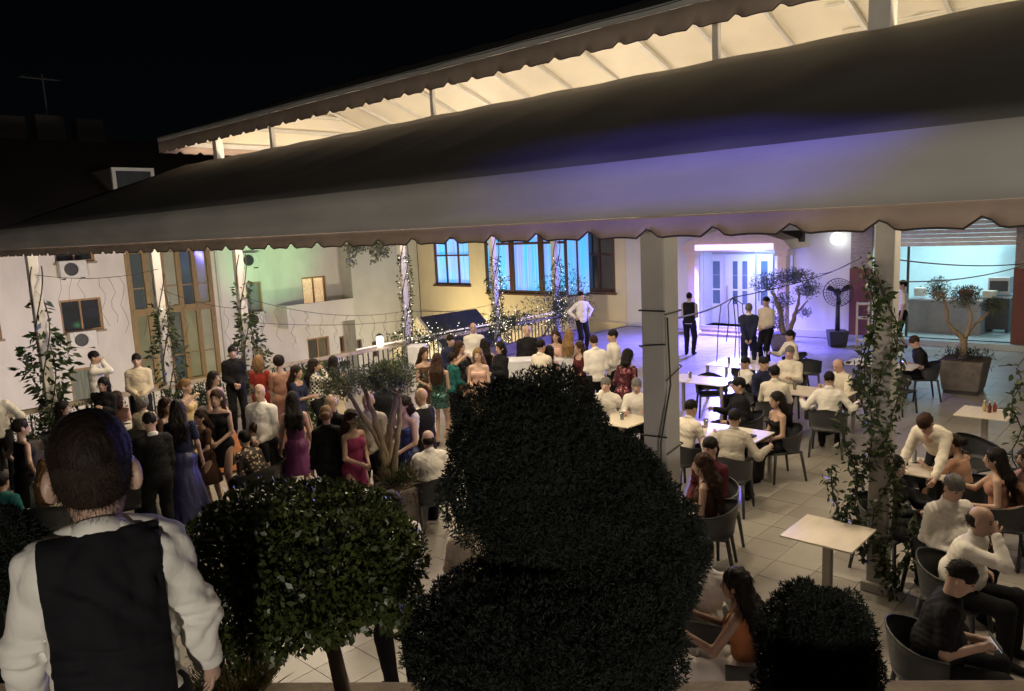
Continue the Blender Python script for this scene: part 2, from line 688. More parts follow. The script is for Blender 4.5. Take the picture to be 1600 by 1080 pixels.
# ------------------------------------------------------------------ raised planter in the foreground and the balcony behind it
ZR = 1.7
A, B = spot(330, 1066, ZR), spot(1600, 1062, ZR)
e = (B - A) / np.linalg.norm(B - A)
nrm = np.array((-e[1], e[0], 0))
if nrm @ FW < 0:
    nrm = -nrm
A2, B2 = A - e * 3.2, B + e * 2.5
rim = thing('raised_planter', 'long raised stone planter along the bottom edge of the photo', 'planter', (A2[0], A2[1], 0))
O = np.array((A2[0], A2[1], 0))


def loc_(p):
    return np.array(p, float) - O


def strip(a, b, back, z0, z1):
    p, q = np.array(a, float), np.array(b, float)
    p[2] = q[2] = z0
    return [loc_(p), loc_(q), loc_(q - nrm * back), loc_(p - nrm * back)], (0, 0, z1 - z0)


MB().prism(*strip(A2 - nrm * 0.02, B2 - nrm * 0.02, 0.20, 0.0, ZR - 0.05)).build('retaining_wall', M_WALLW, rim)
nseg = 9
for s in range(nseg):
    a, b = A2 + (B2 - A2) * (s / nseg) + e * 0.003, A2 + (B2 - A2) * ((s + 1) / nseg) - e * 0.003
    MB().prism(*strip(a, b, 0.26, ZR - 0.049, ZR)).build('coping_stone', M_STONE, rim, bevel=0.006)
MB().prism(*strip(A2 - nrm * 0.265, B2 - nrm * 0.265, 1.6, ZR - 0.3, ZR - 0.08)).build('soil', mat('planter soil', (0.05, 0.035, 0.025), 0.95, bump=0.6, bscale=30), rim)
BF = 2.24
bal = MB().prism([(*(A2 - nrm * 1.9)[:2], 0), (*(B2 - nrm * 1.9)[:2], 0), (*(B2 - nrm * 5.5)[:2], 0), (*(A2 - nrm * 5.5)[:2], 0)], (0, 0, BF)).build('balcony_floor', M_TILE)
tag(bal, kind='structure')

# ------------------------------------------------------------------ canopy pavilion
X0, ZC, ZS = 4.2, 4.19, 3.70       # near eave: plane, crease height, scallop height
X1, Z1 = 8.0, 5.50                  # clerestory line
XU, ZU0, ZU1 = 7.4, 5.73, 6.00      # upper eave
XR, ZRG = 11.0, 7.25                # ridge
YA, YB = -3.0, 17.2
pav = thing('canopy_pavilion', 'large two tier canvas terrace canopy with scalloped valances and white posts', 'canopy', (XR, 7, 0))


def pv(p):
    return (p[0] - XR, p[1] - 7, p[2])


def sheet(name, xa, za, xb, zb, ya, yb, m, nx=10, ny=90, sag=0.03, seed=1, rib=1.15, th=0.012):
    r = np.random.default_rng(seed)
    ph = r.uniform(0, 6, 8)
    V = []
    for i in range(nx + 1):
        for j in range(ny + 1):
            t, y = i / nx, ya + (yb - ya) * j / ny
            z = za + (zb - za) * t
            z -= sag * math.sin(math.pi * t) * abs(math.sin(math.pi * y / rib)) ** 0.8
            z += 0.012 * math.sin(2.1 * y + 5 * t + ph[0]) * math.sin(math.pi * t) + 0.007 * math.sin(5.3 * y - 9 * t + ph[1])
            V.append(pv((xa + (xb - xa) * t, y, z)))
    Q = [(i * (ny + 1) + j, (i + 1) * (ny + 1) + j, (i + 1) * (ny + 1) + j + 1, i * (ny + 1) + j + 1) for i in range(nx) for j in range(ny)]
    o = link(name, mesh_arrays(name, np.array(V), np.array(Q)), m, pav)
    s = o.modifiers.new('thickness', 'SOLIDIFY')
    s.thickness = th
    s.offset = 0
    return o


def valance(along, fixed, a0, a1, ztop, zmid, zbot, sgn, seed=0, pitch=0.462, notch=0.065, phase=0.0, wave=0.012):
    """hanging skirt: upper cloth band + scalloped trim + dark piping"""
    r = np.random.default_rng(seed)
    ph = r.uniform(0, 6, 4)

    def off(a, z):
        k = (ztop - z)
        return sgn * (wave * math.sin(1.7 * a + ph[0]) + wave * 0.6 * math.sin(4.1 * a + ph[1])) * k * 2.2

    def pt(a, z, d=0.0):
        f = fixed + off(a, z) + d
        return pv((f, a, z)) if along == 'y' else pv((a, f, z))

    n = int((a1 - a0) / pitch * 12)
    aa = np.linspace(a0, a1, n + 1)

    def bot(a):
        u = ((a - phase) / pitch) % 1.0
        q = min(u, 1 - u) * pitch
        return zbot + notch * max(0.0, 1 - (q / 0.075)) ** 0.8 - 0.006 * math.cos(2 * math.pi * u)

    rows = [ztop, ztop * 0.66 + zmid * 0.34, ztop * 0.33 + zmid * 0.67, zmid]
    V = [pt(a, z) for z in rows for a in aa]
    m_ = n + 1
    Q = [(i * m_ + j, (i + 1) * m_ + j, (i + 1) * m_ + j + 1, i * m_ + j + 1) for i in range(len(rows) - 1) for j in range(n)]
    o = link('valance', mesh_arrays('valance', np.array(V), np.array(Q)), M_VAL, pav)
    s = o.modifiers.new('thickness', 'SOLIDIFY')
    s.thickness = 0.006
    V, P = [], []
    for a in aa:
        V += [pt(a, zmid - 0.001, -sgn * 0.004), pt(a, (zmid + bot(a)) / 2, -sgn * 0.004), pt(a, bot(a), -sgn * 0.004)]
        P.append(pt(a, bot(a), -sgn * 0.008))
    Q = [(3 * j + i, 3 * j + 3 + i, 3 * j + 4 + i, 3 * j + 1 + i) for j in range(n) for i in (0, 1)]
    t = link('valance_trim', mesh_arrays('trim', np.array(V), np.array(Q)), M_TRIM, pav)
    s = t.modifiers.new('thickness', 'SOLIDIFY')
    s.thickness = 0.006
    MB().tube(P, 0.0065, 5).build('piping', M_PIPE, t)
    return o


# near lower slope, far lower slope, upper gable
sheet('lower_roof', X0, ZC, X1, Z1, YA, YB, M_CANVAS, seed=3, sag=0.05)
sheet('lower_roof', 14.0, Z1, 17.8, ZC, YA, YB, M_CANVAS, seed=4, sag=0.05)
sheet('upper_roof', XU, ZU1, XR, ZRG, YA, 17.0, M_CREAM, seed=5, sag=0.05)
sheet('upper_roof', XR, ZRG, 14.6, ZU1, YA, 17.0, M_CREAM, seed=6, sag=0.05)
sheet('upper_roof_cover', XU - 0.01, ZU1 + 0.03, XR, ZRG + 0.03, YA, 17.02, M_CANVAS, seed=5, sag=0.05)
valance('y', X0, YA, YB, ZC, 3.83, ZS, -1, 1, phase=1.309)
valance('y', 17.8, YA, YB, ZC, 3.83, ZS, 1, 2)
valance('y', XU, YA, 17.0, ZU1 + 0.05, ZU1 - 0.03, ZU0, -1, 3, notch=0.06)
valance('y', 14.6, YA, 17.0, ZU1, ZU1 - 0.03, ZU0, 1, 4, notch=0.06)
valance('x', 17.0, XU, 14.6, ZU1, ZU1 - 0.03, ZU0, 1, 5, notch=0.06)
valance('x', YB, X0, 17.8, ZC, 3.83, ZS, 1, 6)


def pbeam(name, a, b, wd, ht, m=M_WPAINT):
    a, b = Vector(pv(a)), Vector(pv(b))
    d = b - a
    q = d.to_track_quat('X', 'Z').to_matrix().to_4x4()
    return MB().box((0, -wd / 2, -ht / 2), (d.length, wd / 2, ht / 2), Matrix.Translation(a) @ q).build(name, m, pav)


gbl = MB()
gbl.prism([pv((XU + 0.05, 16.955, ZU1 - 0.04)), pv((14.55, 16.955, ZU1 - 0.04)), pv((XR, 16.955, ZRG - 0.03))], (0, 0.012, 0))
gbl.build('gable_cloth', M_CREAM, pav)
for zz, xa in ((6.35, 8.75), (6.75, 9.9)):
    MB().box(pv((xa, 16.86, zz - 0.035)), pv((22 - xa, 16.93, zz + 0.035))).build('gable_rail', M_WPAINT, pav)
pbeam('eave_beam', (X0 + 0.12, YA, 4.13), (X0 + 0.12, YB - 0.05, 4.13), 0.08, 0.12)
pbeam('eave_beam', (17.68, YA, 4.13), (17.68, YB - 0.05, 4.13), 0.08, 0.12)
for xx in (X1 + 0.05, 13.95):
    pbeam('clerestory_beam', (xx, YA, 5.36), (xx, 17.0, 5.36), 0.10, 0.16)
    pbeam('clerestory_beam', (xx, YA, 6.02), (xx, 16.9, 6.02), 0.08, 0.10)
pbeam('ridge_beam', (XR, YA, 7.13), (XR, 16.95, 7.13), 0.09, 0.14)
pbeam('gable_beam', (7.5, 16.88, 5.92), (14.5, 16.88, 5.92), 0.07, 0.10)
y = YA + 0.35
while y < 17:
    pbeam('rafter', (XU + 0.05, y, ZU1 - 0.06), (XR, y, ZRG - 0.08), 0.06, 0.07)
    pbeam('rafter', (XR, y, ZRG - 0.08), (14.55, y, ZU1 - 0.06), 0.06, 0.07)
    pbeam('rafter', (X0 + 0.1, y, ZC - 0.05), (X1, y, Z1 - 0.1), 0.06, 0.08)
    pbeam('rafter', (14.0, y, Z1 - 0.1), (17.7, y, ZC - 0.05), 0.06, 0.08)
    y += 1.15
for i in range(5):
    t = (i + 0.5) / 5
    pbeam('purlin', (XR + 3.6 * t, YA, ZRG - 0.045 - 1.25 * t), (XR + 3.6 * t, 4.6, ZRG - 0.045 - 1.25 * t), 0.05, 0.03)
pbeam('brace', (8.05, 2.6, 6.0), (8.05, 0.6, 5.45), 0.05, 0.05)
pbeam('brace', (13.95, 8.8, 6.0), (13.95, 7.4, 5.45), 0.05, 0.05)
for xx in (X1 + 0.03, 13.97):
    for yy, ww in ((2.52, 0.20), (4.23, 0.075), (8.87, 0.065), (13.44, 0.085), (15.6, 0.16), (0.2, 0.07)):
        MB().box(pv((xx - ww / 2, yy - ww / 2, 5.40)), pv((xx + ww / 2, yy + ww / 2, 6.06))).build('clerestory_post', M_WPAINT, pav, bevel=0.006)


def column(x, y, wd, z1, m=M_COL, base=True):
    c = MB().box(pv((x - wd / 2, y - wd / 2, 0)), pv((x + wd / 2, y + wd / 2, z1))).build('column', m, pav, bevel=0.012)
    if base:
        MB().box(pv((x - wd / 2 - 0.04, y - wd / 2 - 0.04, 0)), pv((x + wd / 2 + 0.04, y + wd / 2 + 0.04, 0.10))).build('base_plate', m, c, bevel=0.008)
    return c


C1 = onX(1031, 480, 5.0)
column(C1[0], C1[1], 0.205, 4.38)
C2 = np.array((7.83, 2.36, 0))
column(C2[0], C2[1], 0.185, 5.30)
YF = 16.0
FARC = []
for px in (48, 241, 371, 627, 770, 866):
    p = onY(px, 400, YF)
    FARC.append(p[0])
    column(p[0], YF, 0.17, 4.15 + (1.2 if 8 < p[0] < 14 else (p[0] - 4.2) * 0.34 if p[0] < 8 else max(0, (17.8 - p[0]) * 0.3)), M_WPAINT)
# lamps hung under the ridge, above the line of sight
M_LAMPW = mat('warm lamp glass', (0.9, 0.8, 0.6), 0.4, emit=(1.0, 0.78, 0.48), estr=12)
PLAMPS = [(8.5, 1.0, 5.05, 0.45, 'near beam lamp closest to the kitchen'), (8.5, 5.2, 5.05, 0.5, 'near beam lamp behind the big column'), (8.5, 9.6, 5.05, 0.5, 'near beam lamp in mid canopy'), (8.5, 14.0, 5.05, 0.5, 'near beam lamp closest to the far railing'),
          (13.5, 1.0, 5.05, 0.12, 'rear beam lamp closest to the kitchen'), (13.5, 5.2, 5.05, 0.12, 'rear beam lamp behind the big column'), (13.5, 9.6, 5.05, 0.25, 'rear beam lamp in mid canopy'), (13.5, 14.0, 5.05, 0.35, 'rear beam lamp closest to the far railing'),
          (6.2, 5.2, 4.35, 0.22, 'pendant lamp under the lower slope behind the big column'), (6.4, 9.0, 4.40, 0.30, 'middle pendant lamp under the lower slope'), (6.4, 13.0, 4.40, 0.34, 'pendant lamp under the lower slope nearest the far railing'), (15.6, 12.5, 4.45, 0.22, 'pendant lamp under the rear lower slope')]
for (xx, yy, zz, pw, lb) in PLAMPS:
    t = thing('pendant_lamp', 'warm ' + lb, 'lamp', (xx, yy, zz), 0, 'pendant lamps under the canopy')
    MB().lathe([(0.10, -0.12), (0.18, -0.06), (0.19, 0.0), (0.12, 0.1), (0.03, 0.14)], n=16).build('globe', M_LAMPW, t, True)
    MB().tube([(0, 0, 0.14), (0, 0, 0.24 if zz > 5 else 0.42)], 0.008, 6).build('cord', M_WIRE, t)
    l = lamp('warm_light', 'POINT', (0, 0, -0.3), PEND * pw, (1.0, 0.82, 0.57), None, 0.2)
    l.parent = t

# ------------------------------------------------------------------ terrace railing (far edge)
rl = thing('terrace_railing', 'low terrace railing with beige top rail along the far edge', 'railing', (12, YF, 0))
MB().box((-9, -0.09, 0.82), (7.6, 0.09, 0.90)).build('top_rail', mat('railing cap', (0.42, 0.36, 0.27), 0.6), rl, bevel=0.01)
MB().box((-9, -0.04, 0.08), (7.6, 0.04, 0.13)).build('bottom_rail', M_DARK, rl)
bal_me = MB().box((-0.012, -0.012, 0.13), (0.012, 0.012, 0.82)).mesh('baluster')
bal_me.materials.append(M_DARK)
xx = -8.9
while xx < 7.5:
    link('baluster', bal_me, None, rl, (xx, 0, 0))
    xx += 0.16
tb = MB().box((2.0, YF + 0.1, -3.6), (23.79, YF + 0.29, -0.36)).build('terrace_edge_wall', M_WALLG)
tag(tb, kind='structure')

# ------------------------------------------------------------------ buildings
class Facade:
    def __init__(self, root, plane, off):
        self.root, self.plane, self.off = root, plane, off
        self.o = np.array(root.location)

    def p(self, a, z, d=0.0):
        q = (a, self.off - d, z) if self.plane == 'y' else (self.off - d, a, z)
        return tuple(np.array(q) - self.o)

    def fbox(self, mb, a0, a1, z0, z1, d0, d1):
        p, q = np.array(self.p(a0, z0, d0)), np.array(self.p(a1, z1, d1))
        return mb.box(tuple(np.minimum(p, q)), tuple(np.maximum(p, q)))

    def part(self, name, m, a0, a1, z0, z1, d0, d1, parent=None, bevel=0.0):
        return self.fbox(MB(), a0, a1, z0, z1, d0, d1).build(name, m, parent or self.root, bevel=bevel)

    def wall(self, m, a0, a1, z0, z1, holes=(), reveal=0.18, name='wall'):
        A_ = sorted({a0, a1, *[h[0] for h in holes], *[h[1] for h in holes]})
        Z_ = sorted({z0, z1, *[h[2] for h in holes], *[h[3] for h in holes]})
        mb = MB()
        for i in range(len(A_) - 1):
            for j in range(len(Z_) - 1):
                ca, cz = (A_[i] + A_[i + 1]) / 2, (Z_[j] + Z_[j + 1]) / 2
                if any(h[0] < ca < h[1] and h[2] < cz < h[3] for h in holes):
                    continue
                mb.quad(self.p(A_[i], Z_[j]), self.p(A_[i + 1], Z_[j]), self.p(A_[i + 1], Z_[j + 1]), self.p(A_[i], Z_[j + 1]))
        for h in holes:
            c = [(h[0], h[2]), (h[1], h[2]), (h[1], h[3]), (h[0], h[3])]
            for k in range(4):
                u, v = c[k], c[(k + 1) % 4]
                mb.quad(self.p(*u), self.p(*v), self.p(*v, -reveal), self.p(*u, -reveal))
        # back and sides so that the wall has a thickness
        mb.quad(self.p(a0, z1), self.p(a1, z1), self.p(a1, z1, -0.3), self.p(a0, z1, -0.3))
        mb.quad(self.p(a0, z0), self.p(a0, z1), self.p(a0, z1, -0.3), self.p(a0, z0, -0.3))
        mb.quad(self.p(a1, z0), self.p(a1, z1), self.p(a1, z1, -0.3), self.p(a1, z0, -0.3))
        return mb.build(name, m, self.root)

    def window(self, a0, a1, z0, z1, fm, pm, cols=2, trans=(), fw=0.07, sill=True, curtain=None, rec=0.10):
        wv = MB()
        for (b0, b1, c0, c1) in ((a0, a0 + fw, z0, z1), (a1 - fw, a1, z0, z1), (a0 + fw, a1 - fw, z0, z0 + fw), (a0 + fw, a1 - fw, z1 - fw, z1)):
            self.fbox(wv, b0, b1, c0, c1, -rec - 0.05, -rec + 0.03)
        win = wv.build('window', fm, self.root)
        for k in range(1, cols):
            a = a0 + (a1 - a0) * k / cols
            self.part('mullion', fm, a - fw * 0.4, a + fw * 0.4, z0 + fw, z1 - fw, -rec - 0.04, -rec + 0.02, win)
        for t in trans:
            z = z0 + (z1 - z0) * t
            self.part('transom', fm, a0 + fw, a1 - fw, z - fw * 0.4, z + fw * 0.4, -rec - 0.035, -rec + 0.025, win)
        for k in range(cols):
            b0, b1 = a0 + (a1 - a0) * k / cols, a0 + (a1 - a0) * (k + 1) / cols
            if pm is not None:
                self.part('pane', pm, b0 + 0.02, b1 - 0.02, z0 + 0.02, z1 - 0.02, -rec - 0.03, -rec - 0.022, win)
        if curtain:
            n = int((a1 - a0) / 0.018)
            V = []
            for zz in (z0, z1):
                for i in range(n + 1):
                    a = a0 + (a1 - a0) * i / n
                    V.append(self.p(a, zz, -rec - 0.075 + 0.02 * math.sin(a * 62 + 1.5 * math.sin(a * 13))))
            Q = [(i, i + 1, n + 2 + i, n + 1 + i) for i in range(n)]
            link('curtain', mesh_arrays('curtain', np.array(V), np.array(Q)), curtain, win)
        if sill:
            self.part('sill', M_STONE if fm is M_WOOD else fm, a0 - 0.06, a1 + 0.06, z0 - 0.07, z0 - 0.002, -0.1, 0.07, win)
        return win


def aircon(label, f, a, z, wd=0.85, ht=0.58):
    p = np.array(f.p(a, z, 0.02)) + f.o
    t = thing('air_conditioner', label, 'air conditioner', p, 0, 'air conditioner units on the white building')
    MB().box((-wd / 2, -0.30, 0), (wd / 2, 0, ht)).build('casing', M_ACW, t, bevel=0.02)
    MB().lathe([(0.22, 0), (0.22, 0.02), (0.20, 0.022), (0.20, 0.005), (0.05, 0.005), (0.05, 0.02)], n=20, M=Matrix.Translation((-0.08, -0.302, ht / 2)) @ Matrix.Rotation(math.pi / 2, 4, 'X')).build('fan_grille', M_DARK, t)
    for s in (-1, 1):
        MB().box((s * wd * 0.35 - 0.02, -0.30, -0.05), (s * wd * 0.35 + 0.02, 0, -0.002)).build('bracket', M_DARK, t)
    return t


# white apartment building on the left
YW = 28.8
wb = thing('apartment_building', 'white rendered apartment building with wooden framed glazed stairwell behind the railing', 'building', (12, YW, -3.6))
F = Facade(wb, 'y', YW)


def ax(px, py, y=YW):
    q = onY(px, py, y)
    return q[0], q[2]


def rectY(pxa, pya, pxb, pyb, y=YW):
    a, b = ax(pxa, pya, y), ax(pxb, pyb, y)
    return (a[0], b[0], b[1], a[1])


ZWT = 4.35
R1 = rectY(92, 470, 163, 514)
R0 = rectY(84, 394, 148, 408)
R2 = rectY(108, 578, 175, 622)
RS = rectY(196, 392, 343, 582)
R3 = rectY(379, 442, 412, 487)
R4 = rectY(471, 434, 512, 475)
R5 = rectY(480, 530, 517, 566)
R6 = [rectY(530, 526, 540, 551), rectY(557, 531, 567, 554), rectY(581, 534, 591, 557)]
RL = rectY(-40, 465, 4, 530)
R7 = rectY(397, 545, 416, 600)
aWing = ax(549, 430)[0]
hol = [R1, R0, R2, RS, R3, R4, R5, RL, R7, R6[0]]
F.wall(M_WALLW, -12, aWing + 0.3, -3.6, ZWT, hol)
for R, gm, c in ((R1, M_GLASS, 2), (R0, M_GLASS, 2), (R2, M_GLASSG, 2), (R3, M_GLASSG, 1), (R5, M_GLASS, 2), (RL, M_GLASS, 2), (R7, M_GLASSG, 1), (R6[0], M_GLASS, 1)):
    F.window(*R, M_WOOD, gm, c)
M_ROOM = mat('lit room curtain', (0.6, 0.5, 0.35), 0.8, emit=(1.0, 0.66, 0.34), estr=0.5, nscale=9, var=0.5)
F.window(*R4, M_WOOD, None, 2, curtain=M_ROOM)
# glazed stairwell: five bays, two storeys, individual panes
sw = F.part('stair_window', M_WOODY, RS[0], RS[1], RS[2] - 0.12, RS[2], -0.15, 0.10)
zb = ax(270, 483)[1]
F.part('beam', M_WOODY, RS[0], RS[1], zb - 0.13, zb + 0.13, -0.12, 0.08, sw)
F.part('beam', M_WOODY, RS[0], RS[1], RS[3] - 0.12, RS[3], -0.12, 0.08, sw)
N_ = 5
for k in range(N_ + 1):
    a = RS[0] + (RS[1] - RS[0]) * k / N_
    F.part('post', M_WOODY, a - 0.085, a + 0.085, RS[2] + 0.002, RS[3] - 0.125, -0.13, 0.055, sw)
M_STAIRG = [mat('stair glass %d' % i, c, 0.08, var=0.4, nscale=0.9, spec=0.8, emit=e_, estr=s_) for i, (c, e_, s_) in enumerate((((0.16, 0.16, 0.10), (0.6, 0.55, 0.28), 0.10), ((0.05, 0.06, 0.06), (0.3, 0.42, 0.42), 0.05), ((0.22, 0.21, 0.14), (0.6, 0.58, 0.38), 0.16)))]
for k in range(N_):
    for (c0, c1) in ((RS[2] + 0.01, zb - 0.13), (zb + 0.13, RS[3] - 0.13)):
        b0, b1 = RS[0] + (RS[1] - RS[0]) * k / N_ + 0.09, RS[0] + (RS[1] - RS[0]) * (k + 1) / N_ - 0.09
        F.part('pane', M_STAIRG[(k * 2 + (c0 > zb)) % 3], b0, b1, c0, c1, -0.06, -0.05, sw)
        F.part('pane_rail', M_WOODY, b0, b1, c0 + (c1 - c0) * 0.36, c0 + (c1 - c0) * 0.36 + 0.05, -0.05, 0.0, sw)
# wing projecting forward, pale grey, meeting the yellow house
YG = 28.0
G = Facade(wb, 'y', YG)
gx0, gx1 = ax(549, 430, YG)[0], 23.78
G.wall(M_WALLG, gx0, gx1, -3.6, ZWT, [rectY(557, 531, 567, 554, YG), rectY(581, 534, 591, 557, YG)], name='wing_wall')
for q in ((557, 531, 567, 554), (581, 534, 591, 557)):
    G.window(*rectY(*q, YG), M_WOODD, M_GLASS, 1, sill=False)
MB().quad(*[tuple(np.array(q) - F.o) for q in ((gx0, YG + 0.302, -3.6), (gx0, YW, -3.6), (gx0, YW, ZWT), (gx0, YG + 0.302, ZWT))]).build('wing_side', M_WALLG, wb)
ba, bb = ax(447, 477, YG)[0], gx0 - 0.01
zt, zbm = ax(500, 472, YG)[1], ax(500, 507, YG)[1]
F.part('balcony_parapet', M_WALLW, ba, bb, zbm, zt, 0.70, 0.82)
F.part('balcony_side', M_WALLW, ba, ba + 0.12, zbm, zt, 0.0, 0.70)
F.part('balcony_slab', M_WALLG, ba + 0.12, bb, zbm, zbm + 0.15, 0.0, 0.70)
F.part('drain_pipe', M_WALLG, RS[1] + 0.25, RS[1] + 0.35, -3.6, ZWT, 0.02, 0.12)
# dark tiled roof above
p = onY(50, 213, YW + 9)
ZRF = p[2]
rf = MB().prism([tuple(np.array(q) - F.o) for q in ((-14, YW - 0.9, ZWT + 0.01), (-14, YW - 0.9, ZWT + 0.13), (-14, YW + 9, ZRF), (-14, YW + 9, ZWT + 0.01))], (38.5, 0, 0)).build('roof', M_ROOFD, wb)
p = onY(50, 213, YW + 9)
for dx in (-1.4, 0.1, 1.7):
    MB().box(tuple(np.array((p[0] + dx, YW + 8.6, ZRF - 0.6)) - F.o), tuple(np.array((p[0] + dx + 1.1, YW + 9.4, ZRF + 0.75 + 0.15 * math.sin(dx * 9))) - F.o)).build('chimney', mat('chimney render', (0.016, 0.014, 0.013), 0.9), rf)
a0, a1 = onY(82, 183, YW + 9), onY(70, 112, YW + 9)
an = thing('tv_antenna', 'thin television antenna mast above the dark roof at upper left', 'antenna', (a0[0], YW + 9.6, ZRF - 0.3))
M_ANT = mat('weathered antenna', (0.05, 0.05, 0.05), 0.7)
MB().tube([(0, 0, 0), (0, 0, a1[2] - ZRF + 0.3)], 0.035, 6).build('mast', M_ANT, an)
MB().tube([(-0.9, 0, a1[2] - ZRF + 0.1), (0.7, 0, a1[2] - ZRF + 0.1)], 0.03, 6).build('boom', M_ANT, an)
for i in range(6):
    MB().tube([(-0.85 + 0.28 * i, -0.4, a1[2] - ZRF + 0.1), (-0.85 + 0.28 * i, 0.4, a1[2] - ZRF + 0.1)], 0.015, 5).build('element', M_ANT, an)
MB().tube([(-0.8, 0, a1[2] - ZRF - 1.9), (0.7, 0, a1[2] - ZRF - 1.7)], 0.025, 6).build('boom', M_ANT, an)
# dormer skylight with a pale frame
d0, d1 = onY(178, 296, YW + 1.5), onY(240, 263, YW + 1.5)
dm = thing('roof_dormer', 'small dormer window with white frame on the dark roof', 'dormer', (d0[0], YW + 1.5, 5.2))
wd, h0, h1 = d1[0] - d0[0], d0[2] - 5.2, d1[2] - 5.2
M_DF = mat('dormer frame', (0.35, 0.35, 0.35), 0.6)
MB().box((0.0, 0, h0 - 0.3), (0.13, 0.1, h1)).build('frame_side', M_DF, dm)
MB().box((wd - 0.13, 0, h0 - 0.3), (wd, 0.1, h1)).build('frame_side', M_DF, dm)
MB().box((0.13, 0, h1 - 0.12), (wd - 0.13, 0.1, h1)).build('frame_top', M_DF, dm)
MB().box((0.13, 0.03, h0 - 0.3), (wd - 0.13, 0.05, h1 - 0.12)).build('pane', M_GLASS, dm)
MB().box((0, 0.1, -0.6), (wd, 2.4, h1 - 0.02)).build('cheeks', M_ROOFD, dm)
acs = [(112, 434, 'air conditioner unit high on the white wall with tangled cables'), (128, 543, 'air conditioner unit below the upper window of the white wall'), (386, 418, 'air conditioner unit beside the vine column under the canopy edge'), (394, 510, 'air conditioner unit under the green lit curtained window')]
for px, py, lb in acs:
    a, z = ax(px, py)
    aircon(lb, F, a, z)

# yellow house: long wall with bay, lit blue windows
XY = 23.8
yb = thing('yellow_house', 'yellow rendered house with blue lit curtained bay windows', 'house', (XY, 22, -3.6))
K = Facade(yb, 'x', XY)


def ay(px, py, x=XY):
    q = onX(px, py, x)
    return q[1], q[2]


def rectX(pxa, pya, pxb, pyb, x=XY):
    a, b = ay(pxa, pya, x), ay(pxb, pyb, x)
    return (min(a[0], b[0]), max(a[0], b[0]), min(a[1], b[1]), max(a[1], b[1]))


W1 = rectX(675, 372, 735, 446)
W3 = rectX(906, 362, 962, 458)
bay_a0, bay_a1 = ay(887, 400)[0], ay(742, 400)[0]
K.wall(M_WALLY, 16.25, 27.98, -3.6, 5.2, [W1, W3])
M_BLUEC = mat('blue lit curtain', (0.3, 0.5, 0.9), 0.8, emit=(0.10, 0.38, 1.0), estr=0.95, nscale=2.2, var=0.6, stretch=(1, 3, 0.15))
t_ = M_BLUEC.node_tree
nz = t_.nodes.new('ShaderNodeTexNoise')
nz.inputs['Scale'].default_value = 1.0
mpz = t_.nodes.new('ShaderNodeMapping')
mpz.inputs['Scale'].default_value = (1, 5.0, 0.35)
tcz = t_.nodes.new('ShaderNodeTexCoord')
t_.links.new(tcz.outputs['Object'], mpz.inputs[0])
t_.links.new(mpz.outputs[0], nz.inputs['Vector'])
crz = t_.nodes.new('ShaderNodeValToRGB')
crz.color_ramp.elements[0].position = 0.38
crz.color_ramp.elements[0].color = (0.28, 0.36, 0.85, 1)
crz.color_ramp.elements[1].position = 0.62
crz.color_ramp.elements[1].color = (0.02, 0.55, 1.0, 1)
t_.links.new(nz.outputs['Fac'], crz.inputs[0])
t_.links.new(crz.outputs[0], t_.nodes['Principled BSDF'].inputs['Emission Color'])
K.window(*W1, M_WOODD, None, 3, (0.62,), curtain=M_BLUEC, fw=0.09)
K.window(*W3, M_WOODD, M_GLASS, 2, (0.62,), fw=0.13)
# bay: faceted box in front of the wall
BD = 0.75
zs0, zs1 = ay(815, 459, XY - BD)[1], 4.4
ba0, ba1 = ay(885, 400, XY - BD)[0], ay(757, 400, XY - BD)[0]
corner = [(XY, ba0 - 0.45), (XY - BD, ba0), (XY - BD, ba1), (XY, ba1 + 0.55)]


def kl(x, y, z):
    return tuple(np.array((x, y, z)) - K.o)


mb = MB()
for i in range(3):
    (x0, y0), (x1, y1) = corner[i], corner[i + 1]
    mb.quad(kl(x0, y0, -3.6), kl(x1, y1, -3.6), kl(x1, y1, zs0 - 0.06), kl(x0, y0, zs0 - 0.06))
mb.poly([kl(x, y, zs0 - 0.061) for x, y in corner])
mb.build('bay_wall', M_WALLY, yb)
mb = MB()
for i in range(3):
    (x0, y0), (x1, y1) = corner[i], corner[i + 1]
    mb.quad(kl(x0, y0, zs1), kl(x1, y1, zs1), kl(x1, y1, 5.2), kl(x0, y0, 5.2))
mb.build('bay_header', M_WALLY, yb)
MB().prism([kl(x - 0.06 * (x < XY), y, zs0 - 0.06) for x, y in corner], (0, 0, 0.07)).build('bay_sill', M_WOODD, yb)
KB = Facade(yb, 'x', XY - BD)
split = ba0 + (ba1 - ba0) * 0.30, ba0 + (ba1 - ba0) * 0.66
for (u, v) in ((ba0, split[0]), (split[0], split[1]), (split[1], ba1)):
    KB.window(u, v, zs0 + 0.012, zs1, M_WOODD, None, 1, (0.62,), fw=0.12, sill=False, curtain=M_BLUEC, rec=0.04)
for i in (0, 2):
    (x0, y0), (x1, y1) = corner[i], corner[i + 1]
    n = 14
    V = []
    for zz in (zs0 + 0.012, zs1):
        for k in range(n + 1):
            V.append(kl(x0 + (x1 - x0) * k / n + 0.05 + 0.015 * math.sin(k * 2.3), y0 + (y1 - y0) * k / n, zz))
    Q = [(k, k + 1, n + 2 + k, n + 1 + k) for k in range(n)]
    link('curtain', mesh_arrays('curtain', np.array(V), np.array(Q)), M_BLUEC, yb)
    MB().tube([kl(x0 * 0.5 + x1 * 0.5, y0 * 0.5 + y1 * 0.5, zs0), kl(x0 * 0.5 + x1 * 0.5, y0 * 0.5 + y1 * 0.5, zs1)], 0.05, 4).build('mullion', M_WOODD, yb)
K.part('cornice', M_WALLY, 16.3, 27.9, zs0 - 1.15, zs0 - 1.05, 0.0, 0.06)

